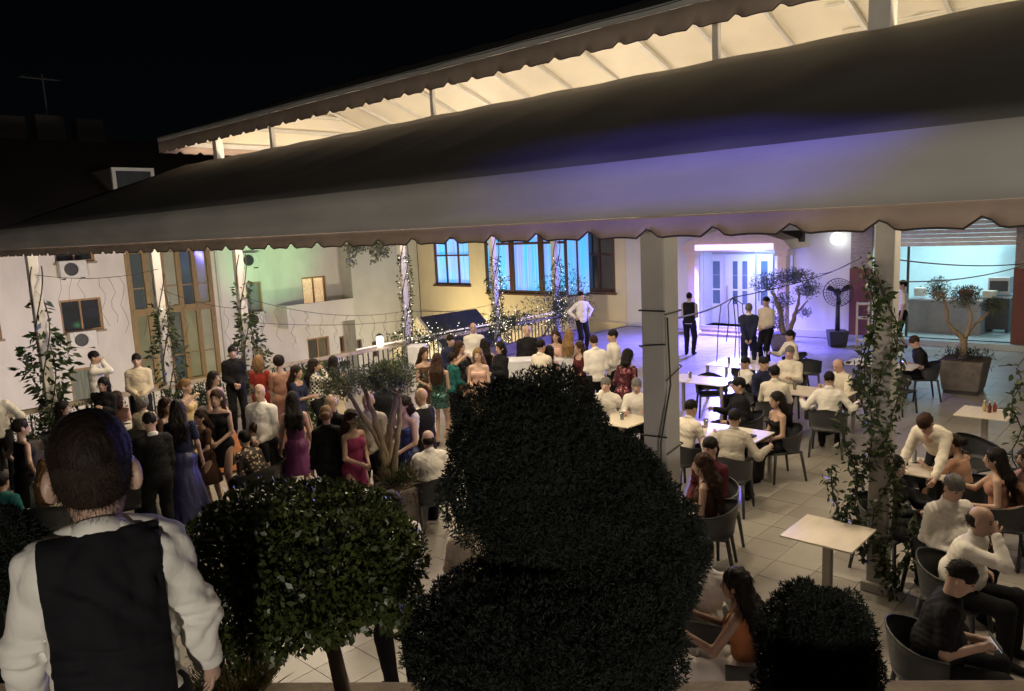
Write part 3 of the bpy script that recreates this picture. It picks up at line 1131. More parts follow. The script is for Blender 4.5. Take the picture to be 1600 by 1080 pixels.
# small gabled porch in the courtyard below: gable towards the terrace, ridge running away
XP = 16.8
gp = [onX(609, 562, XP), onX(655, 500, XP), onX(722, 585, XP)]
hut = thing('gabled_porch', 'small cream gabled porch with dark slate roof below the yellow house', 'porch', (XP, gp[1][1], -3.6))
LP = 2.6


def hl(x, y, z):
    return (x - XP, y - gp[1][1], z + 3.6)


M_HUT = mat('cream porch render', (0.78, 0.70, 0.52), 0.8, bump=0.15, bscale=25)
M_SLATE = mat('slate porch roof', (0.05, 0.055, 0.06), 0.7, var=0.3, bump=0.3, bscale=20)
MB().prism([hl(XP, gp[0][1], -3.6), hl(XP, gp[2][1], -3.6), hl(XP, gp[2][1], gp[2][2]), hl(XP, gp[1][1], gp[1][2]), hl(XP, gp[0][1], gp[0][2])], (LP, 0, 0)).build('wall', M_HUT, hut)
for g in (gp[0], gp[2]):
    dy = 0.15 if g is gp[0] else -0.15
    k = (g[2] - gp[1][2]) / (g[1] - gp[1][1])
    MB().prism([hl(XP + 0.02, gp[1][1], gp[1][2] + 0.02), hl(XP + 0.02, g[1] + dy, g[2] + k * dy + 0.02), hl(XP + 0.02, g[1] + dy, g[2] + k * dy + 0.09), hl(XP + 0.02, gp[1][1], gp[1][2] + 0.09)], (LP + 0.1, 0, 0)).build('roof_slope', M_SLATE, hut)
    MB().prism([hl(XP - 0.10, gp[1][1], gp[1][2] + 0.00), hl(XP - 0.10, g[1] + dy, g[2] + k * dy + 0.00), hl(XP - 0.10, g[1] + dy, g[2] + k * dy + 0.10), hl(XP - 0.10, gp[1][1], gp[1][2] + 0.10)], (0.115, 0, 0)).build('barge_board', M_HUT, hut)

# entrance and kitchen facade
XE = 23.8
eb = thing('restaurant_building', 'white restaurant building with lit entrance door and open kitchen', 'building', (XE, 6, 0))
E_ = Facade(eb, 'x', XE)
DR = rectX(1094, 394, 1212, 527)
KI = rectX(1366, 330, 1580, 541)
ki_top = ay(1480, 385)[1]
KI = (KI[0], KI[1], 0.16, 3.9)
DR = (DR[0], DR[1], 0.16, DR[3])
E_.wall(M_WALLL, -8, 16.2, 0, 5.3, [DR, KI])
E_.part('skirting', M_WALLG, KI[1] + 0.62, DR[0] - 0.3, 0.0, 0.22, 0.0, 0.03)
E_.part('end_wall', M_WALLL, 16.2, 16.24, 0, 5.3, -1, 0.0)
# entrance recess, doors
E_.part('recess_wall', M_WALLL, DR[0], DR[1], 0.161, DR[3] + 0.002, -0.9, -0.85)
for s in (DR[0], DR[1]):
    E_.part('recess_side', M_WALLL, s - 0.04, s + 0.0395, 0.161, DR[3] + 0.002, -0.849, -0.185)
E_.part('recess_ceiling', M_WALLL, DR[0] + 0.04, DR[1] - 0.04, DR[3], DR[3] + 0.05, -0.849, -0.185)
M_DOOR = mat('white lacquer door', (0.75, 0.77, 0.80), 0.3, var=0.03)
M_DGL = mat('door glass', (0.10, 0.16, 0.22), 0.08, spec=0.8)


def door(pxa, pxb, open_=False, dd=-0.80):
    a, b = ay(pxa, 450, XE + 0.8)[0], ay(pxb, 450, XE + 0.8)[0]
    a, b = min(a, b), max(a, b)
    o = E_.part('door', M_DOOR, a, b, 0.17, DR[3] - 0.12, dd, dd + 0.05, bevel=0.006)
    n = 2 if b - a > 0.75 else 1
    for zz in (0.38, 0.60, 0.80):
        zc = 0.17 + (DR[3] - 0.3) * zz
        for c in range(n):
            u = a + (b - a) * (0.25 + 0.32 * c if n > 1 else 0.3)
            E_.part('pane', M_DGL, u, u + (b - a) * (0.16 if n > 1 else 0.42), zc - 0.22, zc + 0.25, dd + 0.051, dd + 0.056, o)
    MB().tube([E_.p(b - 0.1, 1.0, dd + 0.09), E_.p(b - 0.1, 1.5, dd + 0.09)], 0.02, 8).build('handle', M_STEEL, o)


door(1108, 1134)
door(1135, 1182, dd=-0.74)
door(1183, 1208)
for k, dpt in enumerate((1.15, 0.75)):
    E_.part('door_step', M_STONE, DR[0] - 0.25, DR[1] + 0.25, 0.005 + 0.08 * k, 0.08 + 0.08 * k, 0.0, dpt, bevel=0.01)
# portico
M_PEACH = mat('peach portico render', (0.72, 0.58, 0.48), 0.7, var=0.06, bump=0.05)
XPO = XE - 1.25
pa, pb = ay(1222, 400, XPO)[0], ay(1080, 400, XPO)[0]
zp = ay(1150, 388, XPO)[1]
por = thing('entrance_portico', 'peach entrance portico with glowing purple light strip', 'portico', (XE, (pa + pb) / 2, 0))
PF = Facade(por, 'x', XE)
for a in (pa, pb):
    c_ = PF.part('column', M_PEACH, a - 0.14, a + 0.14, 0.0, zp - 0.25, 1.0, 1.27, bevel=0.02)
    PF.part('capital', M_PEACH, a - 0.20, a + 0.20, zp - 0.25, zp - 0.05, 0.94, 1.33, c_, bevel=0.02)
    PF.part('base', M_PEACH, a - 0.19, a + 0.19, 0.005, 0.16, 0.95, 1.32, c_, bevel=0.02)
mid = (pa + pb) / 2
MB().prism([PF.p(pa - 0.32, zp - 0.05, 1.38), PF.p(pb + 0.32, zp - 0.05, 1.38), PF.p(pb + 0.10, zp + 0.22, 1.38), PF.p(mid + 0.35, zp + 0.62, 1.38), PF.p(mid - 0.35, zp + 0.62, 1.38), PF.p(pa - 0.10, zp + 0.22, 1.38)], (1.37, 0, 0)).build('pediment', M_PEACH, por)
M_LED = mat('purple light strip', (0.9, 0.8, 1), 0.4, emit=(0.66, 0.40, 1.0), estr=2.2)
PF.part('light_strip', M_LED, pa + 0.22, pb - 0.22, zp - 0.048, zp + 0.13, 1.385, 1.40)
l = lamp('portico_light', 'AREA', PF.p(mid, zp - 0.16, 1.32), PORT, (0.17, 0.15, 1.0), None, 2.0, size_y=0.3)
l.rotation_euler = (0, math.radians(38), 0)
l.data.spread = math.radians(160)
l.parent = por
l = lamp('door_light', 'AREA', PF.p(mid, zp - 0.13, 0.6), PORT * 0.10, (0.30, 0.27, 1.0), None, 2.0, size_y=0.3)
l.rotation_euler = (0, math.radians(-15), 0)
l.parent = por
l = lamp('entrance_light', 'POINT', PF.p(mid, zp - 0.5, -0.2), PORT * 0.012, (0.35, 0.85, 1.0), None, 0.1)
l.parent = por
# small dark window with little hood right of the portico
wq = rectX(1228, 388, 1240, 425)
E_.window(wq[0], wq[1], wq[2], wq[3], M_WPAINT, M_DGL, 1, rec=-0.06)
MB().prism([E_.p(wq[0] - 0.35, wq[3] + 0.12, 0.0), E_.p(wq[0] - 0.35, wq[3] + 0.12, 0.55), E_.p(wq[0] - 0.35, wq[3] + 0.55, 0.0)], (0, wq[1] - wq[0] + 0.7, 0)).build('window_hood', M_ROOFD, eb)
E_.part('dentil_band', M_WALLL, wq[0] - 0.35, wq[1] + 0.35, wq[3] + 0.02, wq[3] + 0.118, 0.0, 0.5)
# globe wall lamp
g = onX(1308, 373, XE - 0.25)
gl = thing('globe_wall_lamp', 'round white glowing globe lamp on the restaurant wall', 'wall lamp', (XE - 0.02, g[1], g[2]))
MB().ball((-0.23, 0, 0), 0.19, 20).build('globe', mat('white globe lamp', (0.9, 0.9, 0.85), 0.4, emit=(0.95, 1.0, 0.9), estr=4), gl, True)
MB().box((-0.06, -0.05, -0.07), (0.018, 0.05, 0.07)).build('bracket', M_STEEL, gl)
l = lamp('globe_light', 'POINT', (-0.5, 0, 0), GLOBE, (0.9, 0.95, 1.0), None, 0.2)
l.parent = gl
# kitchen room
kx = 28.5
M_KW = mat('kitchen wall', (0.62, 0.76, 0.80), 0.5, var=0.04)
E_.part('kitchen_back_wall', M_KW, KI[0] - 1.5, KI[1] + 0.6, 0.161, 3.95, -(kx - XE), -(kx - XE) + 0.1)
E_.part('kitchen_side_wall', M_KW, KI[1] + 0.6, KI[1] + 0.65, 0.161, 3.95, -(kx - XE), -0.19)
E_.part('kitchen_side_wall', M_KW, KI[0] - 1.55, KI[0] - 1.5, 0.161, 3.95, -(kx - XE), -0.19)
E_.part('kitchen_ceiling', M_KW, KI[0] - 1.5, KI[1] + 0.6, 3.951, 4.0, -(kx - XE), -0.19)
E_.part('kitchen_floor', mat('kitchen floor tiles', (0.42, 0.46, 0.47), 0.3, nscale=3), KI[0] - 1.5, KI[1] + 0.6, 0.0, 0.16, -(kx - XE), 0.35)
zsh = ki_top
nsl = max(4, int((3.9 - zsh) / 0.11))
for k in range(nsl):
    z = zsh + (3.9 - zsh) * k / nsl
    E_.part('shutter_slat', mat('roller shutter', (0.80, 0.78, 0.74), 0.5), KI[0] + 0.02, KI[1] - 0.02, z + 0.006, z + (3.9 - zsh) / nsl - 0.003, -0.13, -0.10 + 0.012 * (k % 2))
M_BRICK = mat('rough stone pier', (0.33, 0.28, 0.24), 0.85, var=0.35, nscale=14, bump=0.7, bscale=16, stretch=(1, 1, 2.2))
M_REDP = mat('dark red plinth', (0.15, 0.045, 0.032), 0.6, var=0.2)
for (u, v) in ((KI[1] + 0.002, KI[1] + 0.60), (KI[0] - 0.75, KI[0] - 0.002)):
    E_.part('pier', M_BRICK, u, v, 2.16, 5.0, 0.003, 0.10)
    E_.part('pier_plinth', M_REDP, u - 0.01, v + 0.01, 0.165, 2.158, 0.003, 0.13)
E_.part('glass_door_post', M_DARK, ay(1414, 450)[0] - 0.03, ay(1414, 450)[0] + 0.03, 0.165, zsh, -0.28, -0.22)
for yy, lb in ((KI[0] + 1.2, 'cool white lamp panel above the kitchen oven'), (KI[1] - 1.2, 'cool white lamp panel above the kitchen counter')):
    t = thing('ceiling_lamp', lb, 'lamp', (26.2, yy, 3.94), 0, 'lamp panels on the kitchen ceiling')
    MB().box((-0.6, -0.1, -0.04), (0.6, 0.1, 0)).build('panel', mat('cool lamp panel', (0.9, 1, 1), 0.4, emit=(0.35, 0.9, 1.0), estr=6), t)
    l = lamp('kitchen_light', 'AREA', (0, 0, -0.06), KITCH, (0.68, 0.95, 1.0), None, 1.6, size_y=0.6)
    l.parent = t
# counter with things on it
ca, cb = ay(1532, 500, 25.0)[0], ay(1418, 500, 25.0)[0]
ct = thing('kitchen_counter', 'long grey serving counter in the open kitchen', 'counter', (25.0, (ca + cb) / 2, 0.16))
hw = (cb - ca) / 2
MB().box((0, -hw, 0), (0.7, hw, 0.95)).build('front_panel', mat('counter panel', (0.24, 0.23, 0.23), 0.6), ct, bevel=0.01)
MB().box((-0.05, -hw - 0.04, 0.951), (0.75, hw + 0.04, 1.0)).build('worktop', M_STEEL, ct, bevel=0.008)
MB().box((0.15, -hw, 1.001), (0.6, hw * 0.2, 1.05)).build('tray_rail', M_STEEL, ct)
for k, (dy, c, hgt, lb) in enumerate(((-0.5, (0.5, 0.08, 0.05), 0.22, 'red box on the kitchen counter'), (0.2, (0.6, 0.4, 0.25), 0.16, 'tan carton on the kitchen counter'), (0.7, (0.7, 0.7, 0.65), 0.25, 'white tub on the kitchen counter'), (-1.1, (0.5, 0.45, 0.35), 0.2, 'beige basket on the kitchen counter'))):
    o = MB().box((-0.14, -0.17, 0), (0.14, 0.17, hgt), taper=0.85).build('container', mat('container %d' % k, c, 0.6), None, bevel=0.015, loc=(25.3, (ca + cb) / 2 + dy, 1.212))
    tag(o, lb, 'container')
oa, ob = ay(1576, 500, 25.6)[0], ay(1538, 500, 25.6)[0]
ov = thing('kitchen_oven', 'dark stainless oven unit at the right of the kitchen', 'oven', (25.6, (oa + ob) / 2, 0.16))
hw = (ob - oa) / 2
MB().box((0, -hw, 0.1), (0.8, hw, 1.0)).build('cabinet', M_DARK, ov, bevel=0.01)
MB().box((-0.02, -hw - 0.02, 1.002), (0.82, hw + 0.02, 1.06)).build('worktop', M_STEEL, ov, bevel=0.008)
MB().box((0.1, -hw * 0.9, 1.1), (0.7, hw * 0.9, 1.6)).build('oven_box', M_STEEL, ov, bevel=0.02)
MB().box((0.085, -hw * 0.75, 1.2), (0.098, hw * 0.75, 1.5)).build('oven_window', M_DARK, ov)
for s in (-1, 1):
    MB().box((0.1, s * hw * 0.8 - 0.04, -0.0), (0.7, s * hw * 0.8 + 0.04, 0.098)).build('foot', M_DARK, ov)
hd = MB().box((26.6, oa - 0.6, 2.65), (27.8, ob + 0.1, 2.95), taper=1.15).build('extractor_hood', mat('hood', (0.4, 0.42, 0.42), 0.4))
tag(hd, 'grey extractor hood above the oven at the back of the kitchen', 'hood')

# lamps lighting the courtyard facades: flood lights on the outer edge of the terrace
def flood(label, loc, aim, energy, color, deg=110, size=0.25):
    t = thing('flood_light', label, 'flood light', loc)
    d = (Vector(aim) - Vector(loc)).normalized()
    q = d.to_track_quat('-Z', 'Y').to_matrix().to_4x4()
    MB().box((-0.14, -0.10, 0.02), (0.14, 0.10, 0.12), q).build('housing', M_DARK, t)
    MB().box((-0.12, -0.08, 0.0), (0.12, 0.08, 0.018), q).build('lens', mat('flood lens ' + label, (0.9, 0.9, 0.9), 0.3, emit=color, estr=4), t)
    MB().box((-0.015, -0.015, -0.25), (0.015, 0.015, 0.05)).build('bracket', M_DARK, t)
    l = lamp('flood_lamp', 'SPOT', tuple(d * 0.05), energy, color, None, size, aim=None, spot_deg=deg, blend=0.9)
    l.rotation_euler = d.to_track_quat('-Z', 'Y').to_euler()
    l.parent = t
    return t


flood('flood light below the terrace edge aimed at the white building', (9.5, 17.6, -0.6), (9.5, 28.8, 2.2), FLW, (1.0, 0.85, 0.68), 140)
flood('flood light below the terrace edge aimed at the left white wall', (4.0, 17.6, -0.6), (5.5, 28.8, 2.0), FLW * 0.55, (1.0, 0.84, 0.70), 130)
flood('flood light in the courtyard corner aimed at the wing', (20.6, 23.6, -2.4), (19.5, 28.0, 1.5), FLW * 0.25, (1.0, 0.86, 0.62), 120)
flood('green party light below the terrace edge', (12.5, 18.2, 0.2), (*onY(420, 425, YW)[:2], 3.2), FLG, (0.25, 1.0, 0.35), 26)
flood('small flood light aimed at the gabled porch', (XP - 2.4, gp[1][1] - 0.6, -1.4), (XP, gp[1][1], 0.2), 420, (1.0, 0.86, 0.58), 100)  # added lamp, brightens the gable in place of the fairy lights
flood('flood light at the foot of the yellow house', (19.6, 24.6, -2.6), (23.8, 21.5, 1.0), FLY, (1.0, 0.78, 0.40), 140)
# lamp of the house behind the photographer
wl = thing('house_wall_lamp', 'wall lamp of the house far behind the balcony', 'wall lamp', (-7.0, -9.0, 3.5))
MB().ball((0, 0, 0), 0.12, 14).build('globe', mat('house lamp globe', (0.9, 0.85, 0.75), 0.4, emit=(1, 0.84, 0.62), estr=6), wl, True)
MB().box((-0.25, -0.04, -0.05), (-0.10, 0.04, 0.05)).build('bracket', M_DARK, wl)
l = lamp('house_light', 'POINT', (0.2, 0, 0), HOUSE, (1.0, 0.91, 0.78), None, 0.25)
l.parent = wl
bs = thing('blue_party_light', 'blue stage spotlight clamped high behind the photographer', 'stage light', (1.2, -4.6, 6.8))  # added lamp, put in only to tint valance and roof blue
tgt = np.array(onX(1050, 245, 4.4)) - np.array((1.2, -4.6, 6.8))
q = Vector(tgt).to_track_quat('-Z', 'Y')
MB().lathe([(0.07, -0.12), (0.09, 0.0), (0.09, 0.18), (0.05, 0.24)], n=14, M=q.to_matrix().to_4x4()).build('housing', M_DARK, bs, True)
MB().box((-0.02, -0.02, -0.3), (0.02, 0.02, -0.05)).build('clamp', M_DARK, bs)
l = lamp('blue_beam', 'SPOT', tuple(tgt / np.linalg.norm(tgt) * 0.2), BLUE, (0.13, 0.10, 1.0), None, 0.06, spot_deg=13, blend=1.0)
l.rotation_euler = q.to_euler()
l.parent = bs

# ------------------------------------------------------------------ people
def rx(a):
    c, s = math.cos(a), math.sin(a)
    return np.array(((1, 0, 0), (0, c, -s), (0, s, c)))


def rz(a):
    c, s = math.cos(a), math.sin(a)
    return np.array(((c, -s, 0), (s, c, 0), (0, 0, 1)))


def ik(a, b, l1, l2, hint):
    d = b - a
    L = np.linalg.norm(d)
    mx = (l1 + l2) * 0.995
    if L > mx:
        b = a + d / L * mx
        d = b - a
        L = mx
    u = d / (L + 1e-9)
    x = (l1 * l1 - l2 * l2 + L * L) / (2 * L)
    hgt = math.sqrt(max(l1 * l1 - x * x, 0))
    hv = np.array(hint, float)
    hv = hv - u * (hv @ u)
    hv /= np.linalg.norm(hv) + 1e-9
    return a + u * x + hv * hgt, b


SK = {'l': (0.52, 0.36, 0.28), 'm': (0.42, 0.275, 0.205), 'd': (0.30, 0.18, 0.125), 'r': (0.47, 0.29, 0.23)}
CL = dict(white=(0.74, 0.71, 0.65), cream=(0.68, 0.63, 0.53), beige=(0.55, 0.48, 0.36), grey=(0.38, 0.35, 0.30), black=(0.008, 0.008, 0.010), navy=(0.018, 0.022, 0.055), burg=(0.065, 0.012, 0.018), red=(0.28, 0.035, 0.025), rose=(0.33, 0.18, 0.13), orange=(0.34, 0.13, 0.055), gold=(0.50, 0.38, 0.22), blue=(0.028, 0.03, 0.10), royal=(0.018, 0.03, 0.11), purple=(0.12, 0.018, 0.10), pink=(0.24, 0.035, 0.10), silver=(0.42, 0.44, 0.44), teal=(0.02, 0.12, 0.12), brown=(0.06, 0.03, 0.02), peach=(0.48, 0.28, 0.19), darkgreen=(0.02, 0.06, 0.05), blush=(0.65, 0.42, 0.34))
HC_ = dict(k=(0.009, 0.007, 0.006), b=(0.032, 0.016, 0.010), g=(0.13, 0.125, 0.115), y=(0.20, 0.12, 0.055), d=(0.016, 0.010, 0.008))


def cloth(c):
    if c == 'check':
        return patmat('cloth check', 'check', CL['black'], CL['white'], 26)
    if c == 'floral':
        return patmat('cloth floral', 'floral', (0.55, 0.42, 0.25), (0.03, 0.02, 0.02), 20)
    if c.startswith('sequin'):
        k = c[6:]
        b = CL[k]
        return patmat('cloth ' + c, 'sequin', b, tuple(min(0.7, v * 3.5 + 0.06) for v in b), 90, 0.25, 0.6)
    return mat('cloth ' + c, CL[c], 0.5 if c in ('purple', 'royal', 'blue') else 0.85, var=0.10, nscale=7, bump=0.25, bscale=28, spec=0.5 if c in ('purple', 'royal', 'blue') else 0.2)


def skin(k):
    return mat('skin ' + k, SK[k], 0.45, var=0.08, nscale=14, bump=0.04, bscale=90)


class Person:
    def __init__(self, px, py, H, face, pose, sex, label, top='shirt', tc='white', bc='black', arms='down', hair='short', hc='k', sk='m', lean=None, hp=0.0, hy=0.0, belly=0.0, hem=None, flare=0.3, sleeve=None, foot=0.0, chair=True, vox=None, headk=1.0, wr=None, hint=None, cl=None, neck=None, at=None, z0=0.0, group=None, hands=None, shoe='black', cap=None, strap=False):
        self.__dict__.update(locals())
        self.s = s = H / 1.75
        f = sex == 'f'
        if lean is None:
            lean = 0.12 if pose == 'sit' else 0.03
        self.lean = lean
        pelz = 0.95 * s if pose != 'sit' else 0.53
        if pose == 'bend':
            pelz = 0.93 * s
        self.pel = pel = np.array((0, 0.0 if pose != 'bend' else -0.12, pelz))
        # spine
        N = 13
        pts, ths = [pel], []
        for i in range(N):
            th = lean * (0.6 + 0.8 * i / N) if pose != 'bend' else lean * (0.75 + 0.5 * i / N)
            ths.append(th)
            pts.append(pts[-1] + np.array((0, math.sin(th), math.cos(th))) * (0.52 * s / N))
        ths.append(ths[-1])
        self.spts, self.sth = np.array(pts), np.array(ths)
        sw = (0.148 if f else 0.166 if headk == 1 else 0.158) * s
        sc_, R = self.sp(0.442)
        self.sh = {sd: sc_ + R @ np.array((sd * sw, 0, 0)) for sd in (-1, 1)}
        self.hip = {sd: pel + np.array((sd * 0.088 * s, 0, -0.03 * s)) for sd in (-1, 1)}
        nb, Rn = self.sp(0.52)
        self.nb = nb
        hth = (lean * 0.45 if pose != 'bend' else lean * 0.9) + hp
        self.Rh = rz(hy) @ rx(-hth)
        self.hc_ = nb + (rx(-hth * 0.6) @ np.array((0, 0.012, 0.158 * s)))
        if headk != 1.0:
            self.hc_ = nb + (rx(-hth * 0.6) @ np.array((0, 0.012, (0.075 + 0.083 * headk) * s)))
        self.hs = s ** 0.5 * headk if headk != 1 else s ** 0.5
        self.top_ = self.hc_ + self.Rh @ np.array((0, -0.01, 0.125 * self.hs))
        # arms
        self.el, self.wr_, = {}, {}
        T = self.arm_targets(arms)
        for sd in (-1, 1):
            tg = np.array(T[sd][:3], float)
            hn = T[sd][3] if len(T[sd]) > 3 else (sd * 0.35, -0.7, -0.7)
            self.el[sd], self.wr_[sd] = ik(self.sh[sd], tg, 0.285 * s, 0.25 * s, hn)
        # legs
        self.kn, self.an = {}, {}
        for sd in (-1, 1):
            if pose == 'sit':
                a = np.array((sd * (0.12 if not f else 0.09), 0.43 + 0.06 * sd * foot, 0.085))
            else:
                a = np.array((sd * 0.095 * s, (0.03 + 0.10 * sd * foot), 0.085 * s))
            self.kn[sd], self.an[sd] = ik(self.hip[sd], a, 0.435 * s, 0.435 * s, (sd * 0.15, 1.0, 0.25 if pose == 'sit' else 0.0))
        # place
        if at is not None:
            p0 = np.array(at, float)
        else:
            p0 = spot(px, py, self.top_[2] + z0)
        tc_ = -p0[:2] / np.linalg.norm(p0[:2])
        rt_ = np.array((-tc_[1], tc_[0]))
        fa = math.radians(face)
        fd = math.cos(fa) * tc_ + math.sin(fa) * rt_
        self.rot = math.atan2(fd[1], fd[0]) - math.pi / 2
        off = rz(self.rot) @ np.array((self.top_[0], self.top_[1], 0)) if at is None else np.zeros(3)
        self.root_loc = np.array((p0[0] - off[0], p0[1] - off[1], z0))
        self.dist = np.linalg.norm(self.root_loc - CAM)
        self.h = vox or (0.0115 if self.dist < 9 else 0.015 if self.dist < 13 else 0.018)
        self.build()

    def sp(self, hgt):
        t = hgt / 0.52 * (len(self.spts) - 1)
        i = int(min(max(t, 0), len(self.spts) - 2))
        p = self.spts[i] + (self.spts[i + 1] - self.spts[i]) * (t - i)
        th = self.sth[min(i, len(self.sth) - 1)]
        return p, rx(-th)

    def arm_targets(self, a):
        s, z = self.s, self.pel[2]
        mo = self.hc_ + self.Rh @ np.array((0.03, 0.13, -0.07))
        P_ = {
            'down': {-1: (-0.25 * s, 0.06, z - 0.15), 1: (0.25 * s, 0.06, z - 0.15)},
            'front': {-1: (-0.05, 0.21, z + 0.05, (-0.6, -0.7, -0.5)), 1: (0.05, 0.21, z + 0.07, (0.6, -0.7, -0.5))},
            'back': {-1: (-0.05, -0.21, z - 0.08), 1: (0.05, -0.21, z - 0.08)},
            'hip': {-1: (-0.21 * s, 0.03, z + 0.08, (-1, -0.5, 0)), 1: (0.21 * s, 0.03, z + 0.08, (1, -0.5, 0))},
            'mouthR': {1: (*mo, (0.6, 0.2, -1)), -1: (-0.2, 0.16, z - 0.02 if self.pose != 'sit' else z + 0.14)},
            'mouthL': {-1: (mo[0] - 0.06, mo[1], mo[2], (-0.6, 0.2, -1)), 1: (0.2, 0.16, z - 0.02 if self.pose != 'sit' else z + 0.14)},
            'phone': {-1: (-0.06, 0.30, z + 0.20), 1: (0.06, 0.30, z + 0.20)},
            'lap': {-1: (-0.12, 0.30, z + 0.10), 1: (0.12, 0.30, z + 0.10)},
            'table': {-1: (-0.16, 0.42, 0.80), 1: (0.16, 0.42, 0.80)},
            'tableR': {-1: (-0.15, 0.26, 0.66), 1: (0.12, 0.44, 0.81)},
            'wide': {-1: (-0.42, 0.22, 0.80), 1: (0.42, 0.30, 0.80)},
            'hang': {-1: (-0.34, -0.02, z + 0.02), 1: (0.14, 0.28, z + 0.10)},
            'reach': {-1: (-0.22, 0.62, 0.78), 1: (0.20, 0.60, 0.78)},
            'chest': {-1: (-0.05, 0.22, z + 0.27), 1: (0.07, 0.24, z + 0.24)},
            'up': {1: (0.22, 0.25, z + 0.52, (1, 0, -0.4)), -1: (-0.22, 0.1, z - 0.1)},
        }
        if isinstance(a, dict):
            return a
        return P_[a]

    # ---- body primitives
    def torso(self, g=0.0):
        s, f, b = self.s, self.sex == 'f', self.belly
        pr = []

        def el(h_, r, yo=0.0):
            c, R = self.sp(h_)
            pr.append(('e', c + R @ np.array((0, yo, 0)), R, tuple(v + g for v in r)))

        if f:
            el(-0.02, (0.165 * s, 0.118 * s, 0.13 * s), -0.01)
            el(0.17, (0.122 * s + b * 0.5, 0.092 * s + b, 0.16 * s), 0.3 * b)
            el(0.34, (0.138 * s, 0.098 * s, 0.15 * s))
            c, R = self.sp(0.33)
            for sd in (-1, 1):
                pr.append(('e', c + R @ np.array((sd * 0.065 * s, 0.065 * s, 0)), R, (0.062 * s + g, 0.058 * s + g, 0.062 * s + g)))
        else:
            el(-0.02, (0.16 * s, 0.118 * s, 0.13 * s))
            el(0.16, (0.15 * s + b * 0.5, 0.112 * s + b, 0.17 * s), 0.5 * b)
            el(0.35, (0.157 * s if self.headk == 1 else 0.142 * s, 0.116 * s, 0.16 * s))
        a, b_ = self.sh[-1], self.sh[1]
        m_ = (a + b_) / 2
        rr = (0.052 if f else 0.062) * s + g
        pr.append(('c', m_ + (a - m_) * 0.80, m_ + (b_ - m_) * 0.80, rr, rr))
        nk_ = self.sp(0.50)[0]
        for q_ in (a, b_):
            pr.append(('c', nk_, m_ + (q_ - m_) * 0.78, 0.048 * s + g, 0.046 * s + g))
        return pr

    def arm(self, sd, g=0.0, frac=1.0, hand=False, gl=None):
        s, f = self.s, self.sex == 'f'
        k = 0.84 if f else 1.0
        gl = g if gl is None else gl
        S, E, W = self.sh[sd], self.el[sd], self.wr_[sd]
        pr = []
        if frac >= 0.5:
            pr.append(('c', S, E, 0.054 * k * s + g, 0.042 * k * s + g))
            if frac > 0.5:
                t = (frac - 0.5) * 2
                e = E + (W - E) * t
                pr.append(('c', E, e, 0.042 * k * s + gl, (0.042 - 0.014 * t) * k * s + gl))
        else:
            e = S + (E - S) * frac * 2
            pr.append(('c', S, e, 0.054 * k * s + g, 0.049 * k * s + g))
        if hand:
            d = (W - E) / (np.linalg.norm(W - E) + 1e-9)
            pr.append(('c', W, W + d * 0.065 * s, 0.027 * k * s, 0.031 * k * s))
        return pr

    def leg(self, sd, g=0.0, z_hem=None, gl=None):
        s, f = self.s, self.sex == 'f'
        gl = g if gl is None else gl
        H_, K, A_ = self.hip[sd], self.kn[sd], self.an[sd]
        k = 0.97 if f else 1.0
        return [('c', H_, K, 0.088 * k * s + g, 0.058 * k * s + g), ('c', K, A_, 0.056 * k * s + gl, 0.036 * k * s + gl)]

    def head(self):
        c, R, k = self.hc_, self.Rh, self.hs
        P_ = lambda x, y, z: c + R @ np.array((x, y, z)) * k
        f = self.sex == 'f'
        pr = [('e', P_(0, -0.012, 0.028), R, (0.074 * k, 0.094 * k, 0.092 * k)), ('e', P_(0, 0.02, -0.035), R, (0.058 * k, 0.07 * k, 0.08 * k)), ('e', P_(0, 0.045, -0.085), R, (0.032 * k, 0.032 * k, 0.028 * k))]
        return pr

    def face_bits(self):
        """nose, ears"""
        c, R, k = self.hc_, self.Rh, self.hs
        P_ = lambda x, y, z: c + R @ np.array((x, y, z)) * k
        return [('c', P_(0, 0.082, 0.012), P_(0, 0.102, -0.028), 0.009 * k, 0.013 * k)] + [('e', P_(sd * (0.077 if self.headk == 1 else 0.078), -0.010, -0.012), R @ rz(sd * (0.35 if self.headk == 1 else 0.6)), (0.010 * k, 0.021 * k, 0.033 * k)) for sd in (-1, 1)]

    def fingers(self):
        """five tubes per hand rooted in the palm"""
        V, Q = [], []
        s = self.s * (0.88 if self.sex == 'f' else 1.0)
        for sd in (-1, 1):
            E, W = self.el[sd], self.wr_[sd]
            d = (W - E) / (np.linalg.norm(W - E) + 1e-9)
            n = np.array((-sd * 0.8, 0.1, -0.6))
            n = n - d * (n @ d)
            n /= np.linalg.norm(n) + 1e-9
            w_ = np.cross(d, n)
            base = W + d * 0.075 * s
            fs = [(-0.028, 0.062), (-0.010, 0.074), (0.009, 0.070), (0.027, 0.054)]
            chains = []
            for off, L in fs:
                p = base + w_ * off * s
                ch = [p - d * 0.015]
                a = 0.15
                for seg in (0.42, 0.32, 0.26):
                    a += 0.32
                    p = p + (d * math.cos(a) + n * math.sin(a)) * L * s * seg
                    ch.append(p)
                chains.append((ch, 0.0088 * s))
            tip = w_ * (1 if w_[1] * 1 + 0.001 > 0 else -1)
            p = W + d * 0.02 * s + tip * 0.022 * s
            chains.append(([p, p + (d * 0.6 + tip * 0.7 + n * 0.2) * 0.032 * s, p + (d * 1.1 + tip * 0.75 + n * 0.5) * 0.045 * s], 0.0095 * s))
            for ch, r in chains:
                mb = MB().tube(ch, [r, r * 0.98, r * 0.9, r * 0.75][:len(ch)], 5)
                b = len(V)
                V += mb.v
                Q += [tuple(b + i for i in q) for q in mb.f]
        return V, Q

